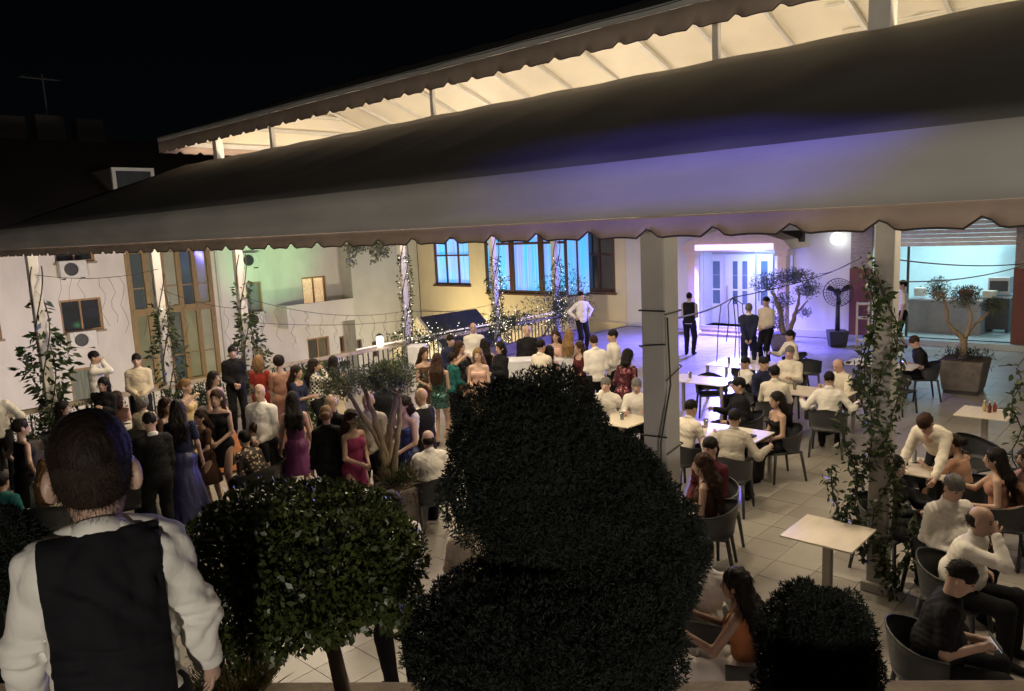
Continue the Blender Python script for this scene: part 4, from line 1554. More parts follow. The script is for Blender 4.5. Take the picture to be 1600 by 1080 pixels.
    def put(self, name, prims, m, h=None, parent=None, **kw):
        V, Q = sdf_surface(prims, h or self.h, **kw)
        if len(V) == 0:
            return None
        return link(name, mesh_arrays(name, V, Q), m, parent or self.root)

    def build(self):
        s, f, k = self.s, self.sex == 'f', self.hs
        self.root = t = thing('person', self.label, 'person', self.root_loc, self.rot, self.group)
        if self.group is None:
            t['group'] = 'wedding guests on the terrace'
        sd_ = abs(hash(self.label)) % 9999
        sd_ = sum(ord(c) * (i + 3) for i, c in enumerate(self.label)) % 9999
        g = 0.012
        # body (one continuous mesh with fingers)
        clothed = self.top != 'dress'
        pr = self.torso(-0.024 if clothed else -0.006) + [('c', self.nb - np.array((0, 0.01, 0.06)), self.hc_ + self.Rh @ np.array((0, -0.02, -0.05)), (0.06 if self.headk == 1 else 0.058) * s * (0.86 if f else 1), 0.052 * s * (0.86 if f else 1))]
        pr += self.head() + self.face_bits()
        for sd in (-1, 1):
            pr += self.arm(sd, -0.014 if clothed and self.top != 'tee' and (self.sleeve is None or self.sleeve > 0.9) else 0, 1.0, True) + self.leg(sd, -0.014 if clothed and self.bc != 'shorts' else 0)
            A_ = self.an[sd]
            pr.append(('c', A_ + np.array((0, -0.03, -0.045)) * s, A_ + np.array((sd * 0.02, 0.13, -0.055)) * s, 0.034 * s, 0.028 * s))
        V, Q = sdf_surface(pr, self.h, k=0.022)
        fv, fq = self.fingers()
        q4 = [q for q in fq if len(q) == 4]
        q5 = [q for q in fq if len(q) == 5]
        n = len(V)
        me = mesh_arrays('body', np.concatenate([V, np.array(fv)]), [Q, np.array(q4) + n, np.array(q5) + n])
        link('body', me, skin(self.sk), t)
        # face features
        facing = abs(((self.face + math.degrees(self.hy) + 180) % 360) - 180)
        if facing < 115 and self.dist < 19:
            P_ = lambda x, y, z: self.hc_ + self.Rh @ np.array((x, y, z)) * k
            e_ = MB()
            for sd in (-1, 1):
                e_.ball(P_(sd * 0.031, 0.072, 0.008), 0.0095 * k, 8)
            e_.build('eyes', mat('eyes', (0.03, 0.02, 0.018), 0.15), t, True)
            e_ = MB()
            for sd in (-1, 1):
                e_.tube([P_(sd * 0.015, 0.084, 0.030), P_(sd * 0.034, 0.078, 0.034), P_(sd * 0.052, 0.062, 0.028)], 0.0038 * k, 5)
            e_.build('eyebrows', mat('brow ' + self.hc, HC_[self.hc], 0.6), t, True)
            MB().tube([P_(-0.024, 0.078, -0.055), P_(0, 0.090, -0.053), P_(0.024, 0.078, -0.055)], [0.004 * k, 0.0075 * k, 0.004 * k], 6).build('lips', mat('lips', (0.30, 0.08, 0.07) if f else (0.26, 0.11, 0.09), 0.4), t, True)
        self.make_hair()
        wr = self.wr if self.wr is not None else 0.0075
        T, B = self.tc, self.bc
        waist, Rw = self.sp(-0.07 if self.top in ('shirt', 'tee', 'blouse', 'jacket') else 0.02)
        top = self.top
        if top in ('shirt', 'tee', 'blouse', 'jacket', 'vest'):
            sl = self.sleeve if self.sleeve is not None else {'shirt': 0.97, 'tee': 0.34, 'blouse': 0.97, 'jacket': 0.95, 'vest': 0.97}[top]
            gg = g + (0.010 if top == 'jacket' else 0.005)
            p_ = self.torso(gg)
            hh, _ = self.sp(0.50)
            if top != 'blouse' or True:
                p_.append(('c', self.sp(0.44)[0], self.sp(0.485)[0], 0.085 * s, 0.07 * s))
            for sd in (-1, 1):
                p_ += self.arm(sd, gg * 0.6, sl, gl=gg * 0.75)
            zz = self.sp(-0.07)[0] if top != 'jacket' else self.sp(-0.13)[0]
            nk, Rk = self.sp(0.525)
            self.put({'jacket': 'jacket', 'tee': 't_shirt', 'blouse': 'blouse'}.get(top, 'shirt'), p_, cloth(T), k=0.03, cuts=[(zz, Rw @ np.array((0, 0, -1)))], wrinkle=wr, wfreq=44, seed=sd_, wdir=(1, 1, 1.6))
            if top == 'vest':
                vp = self.torso(gg + 0.007)
                for sd in (-1, 1):
                    vp += self.arm(sd, gg * 0.6 + 0.007, 0.5)
                z2 = self.sp(-0.05)[0]
                mid_ = (self.sh[1] + self.sh[-1]) / 2
                self.put('waistcoat', vp, cloth('black'), k=0.03, cuts=[(z2, Rw @ np.array((0, 0, -1))), (mid_ + (self.sh[1] - mid_) * 1.02, Rk @ np.array((1.0, 0, 0))), (mid_ + (self.sh[-1] - mid_) * 1.02, Rk @ np.array((-1.0, 0, 0))), (self.sp(0.53)[0], Rk @ np.array((0, 0.2, 0.98)))], wrinkle=wr, wfreq=44, seed=sd_, wdir=(1, 1, 1.6))
            if top in ('shirt', 'jacket', 'vest'):
                c, R = self.sp(0.53)
                V = []
                n = 18
                for (r, z) in ((0.062, -0.02), (0.064, 0.014), (0.069, 0.015), (0.082, -0.022), (0.076, -0.04)):
                    for i in range(n):
                        a = 2 * math.pi * i / n
                        V.append(c + R @ (np.array((math.cos(a) * r, math.sin(a) * r * 1.05 - 0.004, z - 0.038 * math.sin(a))) * s * (self.headk ** 0.5)))
                Q = [(j * n + i, j * n + (i + 1) % n, (j + 1) * n + (i + 1) % n, (j + 1) * n + i) for j in range(4) for i in range(n)]
                link('collar', mesh_arrays('collar', np.array(V), np.array(Q)), cloth('white' if top == 'jacket' else T), t)
        if top == 'dress':
            p_ = self.torso(g)
            nk, Rk = self.sp({'halter': 0.47, 'off': 0.40, None: 0.44}[self.neck])
            self.put('bodice', p_, cloth(T), k=0.03, cuts=[(nk, Rk @ np.array((0, 0.25, 1)) / 1.03), (self.sp(-0.06)[0], Rw @ np.array((0, 0, -1)))], wrinkle=wr * 0.5, seed=sd_)
            if self.sleeve:
                for sd in (-1, 1):
                    self.put('sleeve', self.arm(sd, g + 0.004, self.sleeve), cloth(T), k=0.02, wrinkle=wr * 0.5, seed=sd_ + 1)
            if self.strap:
                for sd in (-1, 1):
                    a0, R0 = self.sp(0.40)
                    a1, R1 = self.sp(0.50)
                    MB().tube([a0 + R0 @ np.array((sd * 0.07, 0.10, 0)), a1 + R1 @ np.array((sd * 0.08, 0.0, 0.02)), a0 + R0 @ np.array((sd * 0.06, -0.105, 0))], 0.008, 5).build('strap', cloth(T), t)
            hem = self.hem if self.hem is not None else 0.05
            pz = self.pel
            if self.pose == 'sit':
                p_ = []
                for sd in (-1, 1):
                    p_ += [('c', self.hip[sd], self.kn[sd], 0.112 * s, 0.088 * s)]
                    if hem < 0.4:
                        p_ += [('c', self.kn[sd], self.an[sd] + np.array((0, 0, 0.02)), 0.09 * s, 0.10)]
                p_.append(('e', pz, np.eye(3), (0.19 * s, 0.15 * s, 0.13 * s)))
                cu = [((0, 0, max(hem, 0.03)), (0, 0, -1))]
            else:
                rw = self.flare
                p_ = [('e', pz + np.array((0, -0.01, -0.02)), np.eye(3), (0.178 * s, 0.135 * s, 0.15 * s)), ('c', pz + np.array((0, 0, -0.05)), (0, 0.0, hem - 0.05), 0.14 * s, rw)]
                cu = [((0, 0, hem), (0, 0, -1))]
            self.put('skirt', p_, cloth(B if B != 'black' or T == 'black' else T), k=0.05, cuts=cu, wrinkle=0.010 if hem < 0.4 else 0.004, wfreq=26, seed=sd_ + 2, wdir=(1, 1, 0.12))
        else:
            p_ = [('e', self.pel + np.array((0, 0, -0.01)), np.eye(3), (0.168 * s + self.belly * 0.4, 0.128 * s + self.belly * 0.5, 0.125 * s))]
            for sd in (-1, 1):
                p_ += self.leg(sd, 0.014, gl=0.02)
            if B == 'shorts':
                p_ = p_[:1]
                for sd in (-1, 1):
                    p_.append(('c', self.hip[sd], self.kn[sd], 0.105 * s, 0.085 * s))
                B = 'black'
            self.put('trousers', p_, cloth(B), k=0.03, cuts=[((0, 0, 0.05), (0, 0, -1))], wrinkle=wr * 0.8, seed=sd_ + 3)
        # shoes
        for sd in (-1, 1):
            A_ = self.an[sd]
            self.put('shoe', [('c', A_ + np.array((0, -0.035, -0.04)) * s, A_ + np.array((sd * 0.025, 0.15, -0.052)) * s, 0.044 * s, 0.034 * s)], cloth(self.shoe), h=0.013, k=0.02, cuts=[((0, 0, 0.004), (0, 0, -1))])
        if self.cap:
            P_ = lambda x, y, z: self.hc_ + self.Rh @ np.array((x, y, z)) * k
            self.put('cap', [('e', P_(0, -0.012, 0.05), self.Rh, (0.086 * k, 0.105 * k, 0.085 * k)), ('e', P_(0, 0.11, 0.055), self.Rh, (0.065 * k, 0.06 * k, 0.012 * k))], cloth(self.cap), h=0.012, k=0.015, cuts=[(P_(0, 0, 0.045), self.Rh @ np.array((0, 0, -1)))])
        if self.pose == 'sit' and self.chair:
            CHAIRS.append((self.root_loc, self.rot, self.chair if isinstance(self.chair, str) else 'dark armchair under the ' + ' '.join(self.label.split()[:12])))

    def make_hair(self):
        k, R = self.hs, self.Rh
        P_ = lambda x, y, z: self.hc_ + R @ np.array((x, y, z)) * k
        E_ = lambda x, y, z, a, b, c: ('e', P_(x, y, z), R, (a * k, b * k, c * k))
        m = mat('hair ' + self.hc, HC_[self.hc], 0.6, spec=0.15, var=0.3, nscale=30, bump=0.5, bscale=60, stretch=(1, 1, 0.25))
        st = self.hair
        if st == 'bald':
            return
        wf, w_ = 55, 0.005
        cut = [(P_(0, 0, -0.035), R @ np.array((0, 0.58, -0.815)))]
        if st == 'short':
            p_ = [E_(0, -0.018, 0.036, 0.081, 0.100, 0.097)]
        elif st == 'fade':
            p_ = [E_(0, -0.014, 0.044, 0.080, 0.099, 0.094)]
            cut = [(P_(0, 0, -0.018), R @ np.array((0, 0.5, -0.87)))]
        elif st == 'boy':
            p_ = [E_(0, -0.012, 0.048, 0.0775, 0.0985, 0.090)]
            cut = [(P_(0, -0.05, -0.005), R @ np.array((0, 0.2, -0.98)))]
            w_ = 0.0022
            V, Q = sdf_surface([E_(0, -0.013, 0.020, 0.0752, 0.0955, 0.1)], 0.006, k=0.02, cuts=[(P_(0, -0.05, -0.055), R @ np.array((0, 0.25, -0.97))), (P_(0, 0.02, 0), R @ np.array((0, 1, 0)))], wrinkle=0.001, wfreq=90, seed=3)
            q = np.random.default_rng(9)
            S_ = V[q.integers(len(V), size=9000)]
            nr = S_ - P_(0, -0.013, 0.02)
            nr /= np.linalg.norm(nr, axis=1)[:, None]
            S_ = S_ - (R @ np.array((0, 0, 1))) * (q.random(9000) ** 3 * 0.03)[:, None] - nr * 0.004
            LV, LQ = leaf_arrays(S_, nr * 0.5 + R @ np.array((0, -0.2, -0.8)), 0.010 * k, 0.10, 0.15, 0.3, q)
            V, Q = np.concatenate([V, LV]), [Q, LQ + len(V)]
            link('cropped_sides', mesh_arrays('cropped_sides', V, Q), mat('cropped hair', (0.028, 0.018, 0.013), 0.8, spec=0.15, var=0.3, nscale=60, bump=0.4, bscale=200), self.root)
        elif st == 'fringe':
            p_ = [E_(0, -0.02, 0.0, 0.080, 0.099, 0.07)]
            cut = [(P_(0, 0, 0.045), R @ np.array((0, 0.35, 0.94))), (P_(0, 0.01, 0), R @ np.array((0, 1, 0)))]
        elif st == 'curly':
            p_ = [E_(0, -0.03, 0.04, 0.10, 0.11, 0.11)]
            w_, wf = 0.010, 60
            cut = [(P_(0, 0.0, -0.03), R @ np.array((0, 0.7, -0.71)))]
        elif st == 'bun':
            p_ = [E_(0, -0.018, 0.036, 0.081, 0.100, 0.097), E_(0, -0.125, 0.01, 0.055, 0.045, 0.055)]
        else:  # bob / long / verylong
            L = {'bob': 0.16, 'long': 0.34, 'vlong': 0.46}[st] * self.s
            p_ = [E_(0, -0.022, 0.034, 0.088, 0.103, 0.10), E_(0, -0.06, -0.04, 0.088, 0.065, 0.11)]
            up = self.sp(0.5)[1] @ np.array((0, 0, 1))
            bk = self.sp(0.5)[1] @ np.array((0, -1, 0))
            a = P_(0, -0.055, -0.02)
            b0 = self.sp(0.46)[0] + bk * 0.125 * self.s
            end = self.sp(max(0.48 - L + 0.08, -0.1))[0] + bk * 0.135 * self.s
            for dx in (-0.045, 0.0, 0.045):
                o = np.array((dx * self.s, 0, 0))
                if st == 'bob':
                    p_.append(('c', a + o, a + o - up * L * 0.75, 0.055 * self.s, 0.05 * self.s))
                else:
                    p_.append(('c', a + o, b0 + o * 1.5, 0.055 * self.s, 0.062 * self.s))
                    p_.append(('c', b0 + o * 1.5, end + o * 1.7, 0.06 * self.s, 0.034 * self.s))
            cut = []
            w_ = 0.009
        if st in ('bob', 'long', 'vlong'):
            cut = [(P_(0, 0.052, 0.0), R @ np.array((0, 1, -0.55)) / 1.14)]
        V, Q = sdf_surface(p_, min(self.h, 0.012), k=0.025, cuts=cut, wrinkle=w_, wfreq=wf, seed=len(self.label), wdir=(1, 1, 0.2))
        if st == 'boy':
            ns, ln, asp = 6500, 0.013, 0.07
        elif st in ('bob', 'long', 'vlong'):
            ns, ln, asp = (900 if self.dist < 9 else 450), 0.085, 0.07
        else:
            ns, ln, asp = (900 if self.dist < 9 else 400), 0.026, 0.10
        q = np.random.default_rng(len(self.label) + 3)
        S_ = V[q.integers(len(V), size=ns)]
        nr = S_ - P_(0, -0.02, 0.0)
        nr /= np.linalg.norm(nr, axis=1)[:, None] + 1e-9
        if st in ('bob', 'long', 'vlong'):
            dr = nr * 0.15 + np.array((0, -0.1, -1.0))
        else:
            dr = nr * 0.22 + (R @ np.array((0, -0.35, -0.35)))
        fr = ((S_ - self.hc_) @ R)[:, 1] > 0.03 * k
        dr[fr] = nr[fr] * 0.2 + R @ np.array((0, -0.6, 0.5)) if st not in ('bob', 'long', 'vlong') else dr[fr]
        LV, LQ = leaf_arrays(S_ - nr * 0.006, dr, ln * k, asp, 0.15, 0.28, q)
        link('hair', mesh_arrays('hair', np.concatenate([V, LV]), [Q, LQ + len(V)]), m, self.root)


CHAIRS = []
W_ = Person
# --- left half, standing and seated guests
PEOPLE = [
    (146, 549, 1.80, 75, 'stand', 'm', 'man in white shirt and black trousers in profile by the far railing, hand at mouth', dict(arms='mouthR', hair='fade', z0=0.03)),
    (212, 553, 1.78, -5, 'stand', 'm', 'man in beige shirt standing at the railing, hands folded at belt', dict(tc='beige', arms='front', hair='fade')),
    (362, 541, 1.74, 10, 'stand', 'm', 'man in black suit half hidden by the second leafy column', dict(top='jacket', tc='black', arms='front', hair='short')),
    (403, 555, 1.66, 160, 'stand', 'f', 'woman in red dress beside the leafy column, back turned', dict(top='dress', tc='red', hair='bob', hc='y', arms='front', sleeve=0.3)),
    (435, 556, 1.70, 178, 'stand', 'f', 'woman in long rose brown gown with short curly hair, back turned', dict(top='dress', tc='rose', bc='rose', hair='curly', hc='d', arms='front', sleeve=0.4, hem=0.04, flare=0.27, belly=0.02)),
    (490, 561, 1.64, 80, 'stand', 'f', 'woman in black and white checked top, hand at her face', dict(top='blouse', tc='check', arms='mouthR', hair='long', hc='d', belly=0.03)),
    (520, 556, 1.66, 170, 'stand', 'f', 'woman with long dark hair and beige dress, back turned by the railing', dict(top='dress', tc='beige', bc='beige', hair='vlong', arms='front', hem=0.4, flare=0.2)),
    (97, 627, 1.66, 70, 'sit', 'f', 'dark haired woman in black seated in profile left of the boy', dict(top='blouse', tc='black', hair='bob', arms='lap')),
    (181, 611, 1.66, 175, 'sit', 'f', 'woman in brown halter top seated behind the boy\'s head', dict(top='dress', tc='brown', bc='brown', neck='halter', hair='bob', hc='b', arms='lap', belly=0.02)),
    (222, 620, 1.62, 165, 'sit', 'f', 'grey haired woman in beige jacket seated near the railing', dict(top='blouse', tc='beige', hair='curly', hc='g', arms='lap', belly=0.02)),
    (289, 592, 1.66, 60, 'stand', 'f', 'blonde woman in cream gown raising her hand', dict(top='dress', tc='gold', bc='gold', hair='bun', hc='y', sk='l', arms='up', hem=0.05, flare=0.4, neck='off')),
    (333, 580, 1.66, 50, 'stand', 'f', 'woman in wide orange gown with dark hair beside the column', dict(top='dress', tc='orange', bc='orange', hair='bob', hc='d', arms='front', hem=0.04, flare=0.55, neck='off')),
    (276, 625, 1.72, 172, 'stand', 'f', 'woman in long blue satin gown with long dark hair, back turned', dict(top='dress', tc='navy', bc='blue', hair='vlong', hc='k', arms='down', sleeve=0.3, hem=0.02, flare=0.36, belly=0.03)),
    (337, 609, 1.70, -25, 'stand', 'f', 'woman in short black sleeveless dress, hands clasped', dict(top='dress', tc='black', neck='halter', hair='bob', hc='b', arms='front', hem=0.58, flare=0.165)),
    (231, 645, 1.74, -165, 'stand', 'm', 'man in black suit with white collar, back turned next to the blue gown', dict(top='jacket', tc='black', arms='front', hair='fade', hp=0.2)),
    (404, 600, 1.80, -30, 'stand', 'm', 'bearded bald man in white shirt facing left, arms lowered', dict(arms='front', hair='fringe', hc='d', belly=0.04)),
    (456, 612, 1.66, 178, 'stand', 'f', 'woman with very long black hair and magenta satin dress, back turned', dict(top='dress', tc='purple', bc='purple', hair='vlong', hc='k', arms='down', neck='off', hem=0.5, flare=0.24)),
    (516, 616, 1.72, -30, 'stand', 'm', 'bald man in dark shirt and glasses behind the woman with the hair bun', dict(tc='black', arms='front', hair='fringe', hc='g', belly=0.03)),
    (508, 634, 1.66, 176, 'stand', 'f', 'broad woman in black tunic with blonde hair bun, back turned', dict(top='blouse', tc='black', hair='bun', hc='y', arms='down', belly=0.09)),
    (574, 612, 1.76, -20, 'stand', 'm', 'bald man in grey shirt behind the olive trunk', dict(tc='grey', arms='front', hair='fringe', hc='g', belly=0.04)),
    (549, 640, 1.62, 40, 'stand', 'f', 'woman in pink dress half hidden behind the olive trunk', dict(top='dress', tc='pink', bc='pink', hair='long', hc='b', arms='front', hem=0.05, flare=0.24)),
    (630, 618, 1.68, -45, 'stand', 'f', 'woman in royal blue satin gown right of the olive trunk', dict(top='dress', tc='royal', bc='royal', hair='long', hc='d', arms='front', hem=0.03, flare=0.3, neck='off')),
    (657, 606, 1.74, -130, 'stand', 'm', 'bald waiter in black waistcoat over white shirt seen from behind', dict(top='vest', arms='front', hair='bald')),
    (668, 672, 1.74, -165, 'sit', 'm', 'bald man in white shirt seated with his back to us beside the dark conifer', dict(arms='lap', hair='fringe', hc='d', chair='dark armchair of the bald man beside the conifer')),
    (683, 552, 1.68, 165, 'stand', 'f', 'woman in short green sequin dress with long brown hair', dict(top='dress', tc='sequindarkgreen', bc='sequindarkgreen', hair='vlong', hc='b', arms='chest', hem=0.72, flare=0.2, neck='off')),
    (662, 543, 1.66, 25, 'stand', 'f', 'brown haired woman in dark dress beside the green sequin dress', dict(top='dress', tc='brown', bc='brown', hair='long', hc='b', arms='front', hem=0.6, flare=0.18)),
    (718, 533, 1.68, 60, 'stand', 'f', 'woman in short black sequin dress raising an arm', dict(top='dress', tc='sequinblack', bc='sequinblack', hair='bob', hc='b', arms='up', hem=0.75, flare=0.18)),
    (746, 544, 1.70, -10, 'stand', 'f', 'blonde woman in pink and gold dress facing us', dict(top='dress', tc='blush', bc='gold', hair='long', hc='y', sk='l', arms='front', hem=0.5, flare=0.2, neck='off')),
    (707, 551, 1.50, 120, 'stand', 'f', 'girl in teal top between the sequin dresses', dict(top='blouse', tc='teal', hair='short', hc='d', arms='front')),
    (781, 534, 1.66, -50, 'stand', 'f', 'woman in black top with dark bob facing left', dict(top='blouse', tc='black', hair='bob', hc='k', sk='l', arms='phone', belly=0.03)),
    (757, 529, 1.64, 175, 'stand', 'f', 'dark haired woman seen from behind next to the leafy third column', dict(top='dress', tc='navy', bc='navy', hair='long', hc='k', arms='front', hem=0.5, flare=0.2)),
    (739, 504, 1.76, 0, 'stand', 'm', 'bald man in pale shirt at the back by the third column', dict(tc='white', hair='fringe', hc='g', arms='front')),
    (823, 508, 1.76, 5, 'stand', 'm', 'bald man in black behind the white music desk', dict(tc='black', hair='fringe', hc='d', arms='front', belly=0.02)),
    (845, 531, 1.74, 140, 'stand', 'm', 'man in cream shirt turned away in front of the white desk', dict(tc='cream', hair='fade', arms='front', sk='r')),
    (868, 516, 1.66, -15, 'stand', 'f', 'dark haired woman in blush dress near the music desk', dict(top='dress', tc='blush', bc='blush', hair='long', hc='b', arms='chest', hem=0.4, flare=0.2)),
    (889, 515, 1.70, 165, 'stand', 'f', 'blonde woman in silver dress, back turned', dict(top='dress', tc='silver', bc='silver', hair='long', hc='y', sk='r', arms='down', hem=0.5, flare=0.19, neck='off')),
    (908, 456, 1.84, 30, 'stand', 'm', 'tall man in white shirt standing by the lit rail in front of the yellow wall', dict(hair='fade', arms='hip')),
    (926, 524, 1.74, -160, 'stand', 'm', 'man in white shirt with reddish dark hair, back turned', dict(hair='short', hc='b', arms='front', hp=0.3, lean=0.15)),
    (957, 515, 1.78, -70, 'stand', 'm', 'dark haired man in white shirt left of the big column', dict(hair='short', arms='phone')),
    (982, 545, 1.66, 150, 'stand', 'f', 'woman in burgundy sequin dress leaning forward by the big column', dict(top='dress', tc='sequinburg', bc='sequinburg', hair='bob', hc='k', arms='front', hem=0.5, flare=0.22, lean=0.35, sleeve=0.9)),
    (946, 590, 1.72, -15, 'sit', 'm', 'grey haired man in white shirt seated, hand on his mouth', dict(hair='short', hc='g', sk='r', arms='mouthR', lean=0.2)),
    (994, 592, 1.72, -5, 'sit', 'm', 'older man in white shirt seated at the table edge beside the big column', dict(hair='short', hc='g', sk='r', arms='table', lean=0.2, hp=0.2)),
    (379, 673, 1.62, -150, 'sit', 'f', 'woman in floral blouse bending beside the clipped round tree', dict(top='blouse', tc='floral', hair='short', hc='k', arms='down', lean=0.5, belly=0.03, sleeve=0.55)),
    (398, 661, 1.62, -60, 'sit', 'f', 'brown haired woman in black seated behind the floral blouse', dict(top='tee', tc='black', hair='bob', hc='b', arms='lap', lean=0.2)),
    (70, 716, 1.66, 165, 'sit', 'f', 'blonde woman in cream top seated at left of the boy', dict(top='blouse', tc='cream', hair='vlong', hc='y', arms='lap')),
    (30, 655, 1.64, 110, 'stand', 'f', 'woman in black sleeveless dress at the left edge', dict(top='dress', tc='black', hair='short', hc='k', arms='hip', hem=0.5, flare=0.2, neck='halter', at=None, belly=0.03)),
    (-12, 598, 1.76, 160, 'stand', 'm', 'man in white shirt cut off by the left edge', dict(hair='fade', arms='hip', lean=0.1)),
    (0, 737, 1.60, 150, 'sit', 'f', 'person in teal top cut off at the lower left edge', dict(top='blouse', tc='teal', hair='short', hc='k', arms='lap')),
    (196, 690, 1.60, -170, 'sit', 'm', 'person in white shirt seated right behind the boy\'s ear', dict(hair='short', arms='lap')),
    (258, 622, 1.62, 40, 'stand', 'f', 'brown haired woman glimpsed behind the long blue gown', dict(top='dress', tc='brown', bc='brown', hair='bob', hc='b', arms='front', hem=0.5, flare=0.2, sleeve=0.5)),
    (704, 523, 1.72, 20, 'stand', 'm', 'man in dark shirt behind the girl in teal', dict(tc='navy', hair='short', arms='phone')),
    (463, 571, 1.60, 55, 'stand', 'f', 'woman in dark dress between the rose gown and the checked top', dict(top='dress', tc='navy', bc='navy', hair='long', hc='d', arms='phone', hem=0.4, flare=0.2, sleeve=0.5)),
    (596, 584, 1.70, -140, 'stand', 'm', 'man in dark shirt behind the olive crown', dict(tc='black', hair='short', arms='front')),
    (858, 540, 1.60, 160, 'stand', 'f', 'dark haired woman in black between the cream shirt and the silver dress', dict(top='dress', tc='black', hair='bob', hc='k', arms='chest', hem=0.5, flare=0.2)),
    (905, 533, 1.62, -60, 'stand', 'f', 'woman in burgundy between the silver dress and the white shirt', dict(top='dress', tc='burg', bc='burg', hair='long', hc='b', arms='front', hem=0.4, flare=0.2, sleeve=0.5)),
    (312, 640, 1.45, -60, 'stand', 'f', 'girl in dark dress behind the short black dress', dict(top='dress', tc='brown', bc='brown', hair='long', hc='d', arms='front', hem=0.4, flare=0.22, sleeve=0.3)),
    (160, 590, 1.62, -30, 'stand', 'f', 'dark haired woman in black near the railing between the two men', dict(top='blouse', tc='black', hair='bob', hc='k', arms='chest')),
    # --- foreground half hidden
    (598, 868, 1.76, -160, 'stand', 'm', 'man in white shirt and black trousers below the clipped round tree', dict(arms='front', hair='short', at=tuple(spot(634, 1085, 0)[:2]))),
    (735, 792, 1.72, 170, 'sit', 'm', 'person in beige shirt half hidden behind the dark conifer', dict(tc='beige', hair='short', arms='table', lean=0.3)),
    (1100, 838, 1.70, 170, 'sit', 'm', 'person in white shirt behind the right side of the conifer', dict(arms='table', hair='short', lean=0.25)),
    (1148, 888, 1.66, -100, 'sit', 'f', 'woman with long dark hair and orange top beside the conifer', dict(top='dress', tc='orange', bc='white', hair='vlong', hc='k', sk='d', arms='table', strap=True, lean=0.15)),
    # --- right half
    (1077, 457, 1.78, 165, 'stand', 'm', 'waiter in dark waistcoat standing left of the lit entrance', dict(top='vest', tc='grey', arms='front', hair='short')),
    (1170, 474, 1.76, 178, 'stand', 'm', 'grey haired man in navy suit, hands clasped behind his back', dict(top='jacket', tc='navy', bc='navy', arms='back', hair='short', hc='g', belly=0.03)),
    (1197, 464, 1.80, -40, 'stand', 'm', 'man in beige shirt facing left beside the navy suit', dict(tc='beige', arms='front', hair='fade', belly=0.03)),
    (1411, 438, 1.80, -85, 'stand', 'm', 'man in white t-shirt, black shorts and cap walking by the kitchen', dict(top='tee', bc='shorts', arms='down', hair='short', cap='black', foot=0.8, z0=0.17)),
    (1424, 526, 1.74, -75, 'sit', 'm', 'man in black t-shirt seated with a phone near the potted olive', dict(top='tee', tc='black', arms='phone', hair='short', hc='b', sk='r', lean=0.25, hp=0.45)),
    (1234, 516, 1.70, -60, 'sit', 'm', 'man in cream shirt and dark cap seated at the furthest table', dict(tc='cream', arms='tableR', hair='short', cap='black')),
    (1234, 541, 1.80, -20, 'sit', 'm', 'large man in cream shirt seated facing us at the long table', dict(tc='cream', arms='table', hair='fade', hc='g', sk='r', belly=0.08)),
    (1164, 558, 1.55, -60, 'sit', 'm', 'boy in white shirt holding a phone by the purple table', dict(arms='phone', hair='fade')),
    (1194, 558, 1.74, 40, 'sit', 'm', 'man in navy shirt looking right beside the boy with the phone', dict(tc='navy', arms='lap', hair='fade', belly=0.03)),
    (1211, 571, 1.74, 172, 'sit', 'm', 'man in cream shirt seated with back to us at the long table', dict(tc='cream', arms='table', hair='short', hc='k', lean=0.2)),
    (1154, 590, 1.76, -80, 'sit', 'm', 'bearded man in black shirt and black cap facing left', dict(tc='black', arms='tableR', hair='short', cap='black', belly=0.05)),
    (1213, 612, 1.68, -60, 'sit', 'f', 'woman in black off-shoulder dress with long dark hair seated facing left', dict(top='dress', tc='black', neck='off', hair='long', hc='k', arms='lap', hem=0.06)),
    (1081, 625, 1.72, 130, 'sit', 'm', 'man in cream shirt seated right of the big column', dict(tc='cream', arms='table', hair='fade', lean=0.3)),
    (1148, 640, 1.76, 165, 'sit', 'm', 'man in grey shirt leaning on the table with his back to us', dict(tc='grey', arms='wide', hair='fade', lean=0.38)),
    (1109, 684, 1.76, -35, 'sit', 'm', 'man in burgundy shirt turning his face to us', dict(tc='burg', arms='lap', hair='fade', lean=0.05)),
    (1097, 709, 1.70, -95, 'sit', 'f', 'woman with long wavy brown hair seated beside the burgundy shirt', dict(top='dress', tc='brown', bc='brown', hair='vlong', hc='b', arms='lap', strap=True, sk='m')),
    (1296, 581, 1.74, 175, 'sit', 'm', 'man in white shirt seated on a dark chair with back to us', dict(arms='wide', hair='fade', lean=0.25)),
    (1306, 562, 1.72, -45, 'sit', 'm', 'bald old man in pale shirt bowing his head at the long table', dict(tc='cream', arms='table', hair='fringe', hc='g', sk='r', lean=0.3, hp=0.35)),
    (1440, 653, 1.76, -25, 'bend', 'm', 'man in cream shirt bending low over a table', dict(tc='cream', arms='reach', hair='short', hc='b', sk='r', lean=1.0, belly=0.03)),
    (1487, 679, 1.45, -120, 'sit', 'f', 'girl in peach dress with white hair bow seated at the table', dict(top='dress', tc='peach', bc='peach', hair='bun', hc='d', arms='table', sleeve=0.5, lean=0.25, hp=0.3, hem=0.3)),
    (1555, 700, 1.60, -85, 'sit', 'f', 'girl with long dark hair seated on the chair near the bottle table', dict(top='dress', tc='rose', bc='rose', hair='vlong', hc='k', arms='tableR', hem=0.3)),
    (1400, 712, 1.64, 60, 'sit', 'f', 'woman in black seated behind the leafy near column', dict(top='blouse', tc='black', hair='long', hc='k', arms='table')),
    (1497, 746, 1.78, 35, 'sit', 'm', 'heavy man in white shirt seated with one arm hanging', dict(arms='hang', hair='short', hc='g', sk='r', lean=0.15, hp=0.35, belly=0.08)),
    (1537, 792, 1.76, 75, 'sit', 'm', 'bald man in white shirt seated, hand at mouth, near the right edge', dict(arms='mouthR', hair='fringe', hc='d', sk='m', lean=0.32, belly=0.05)),
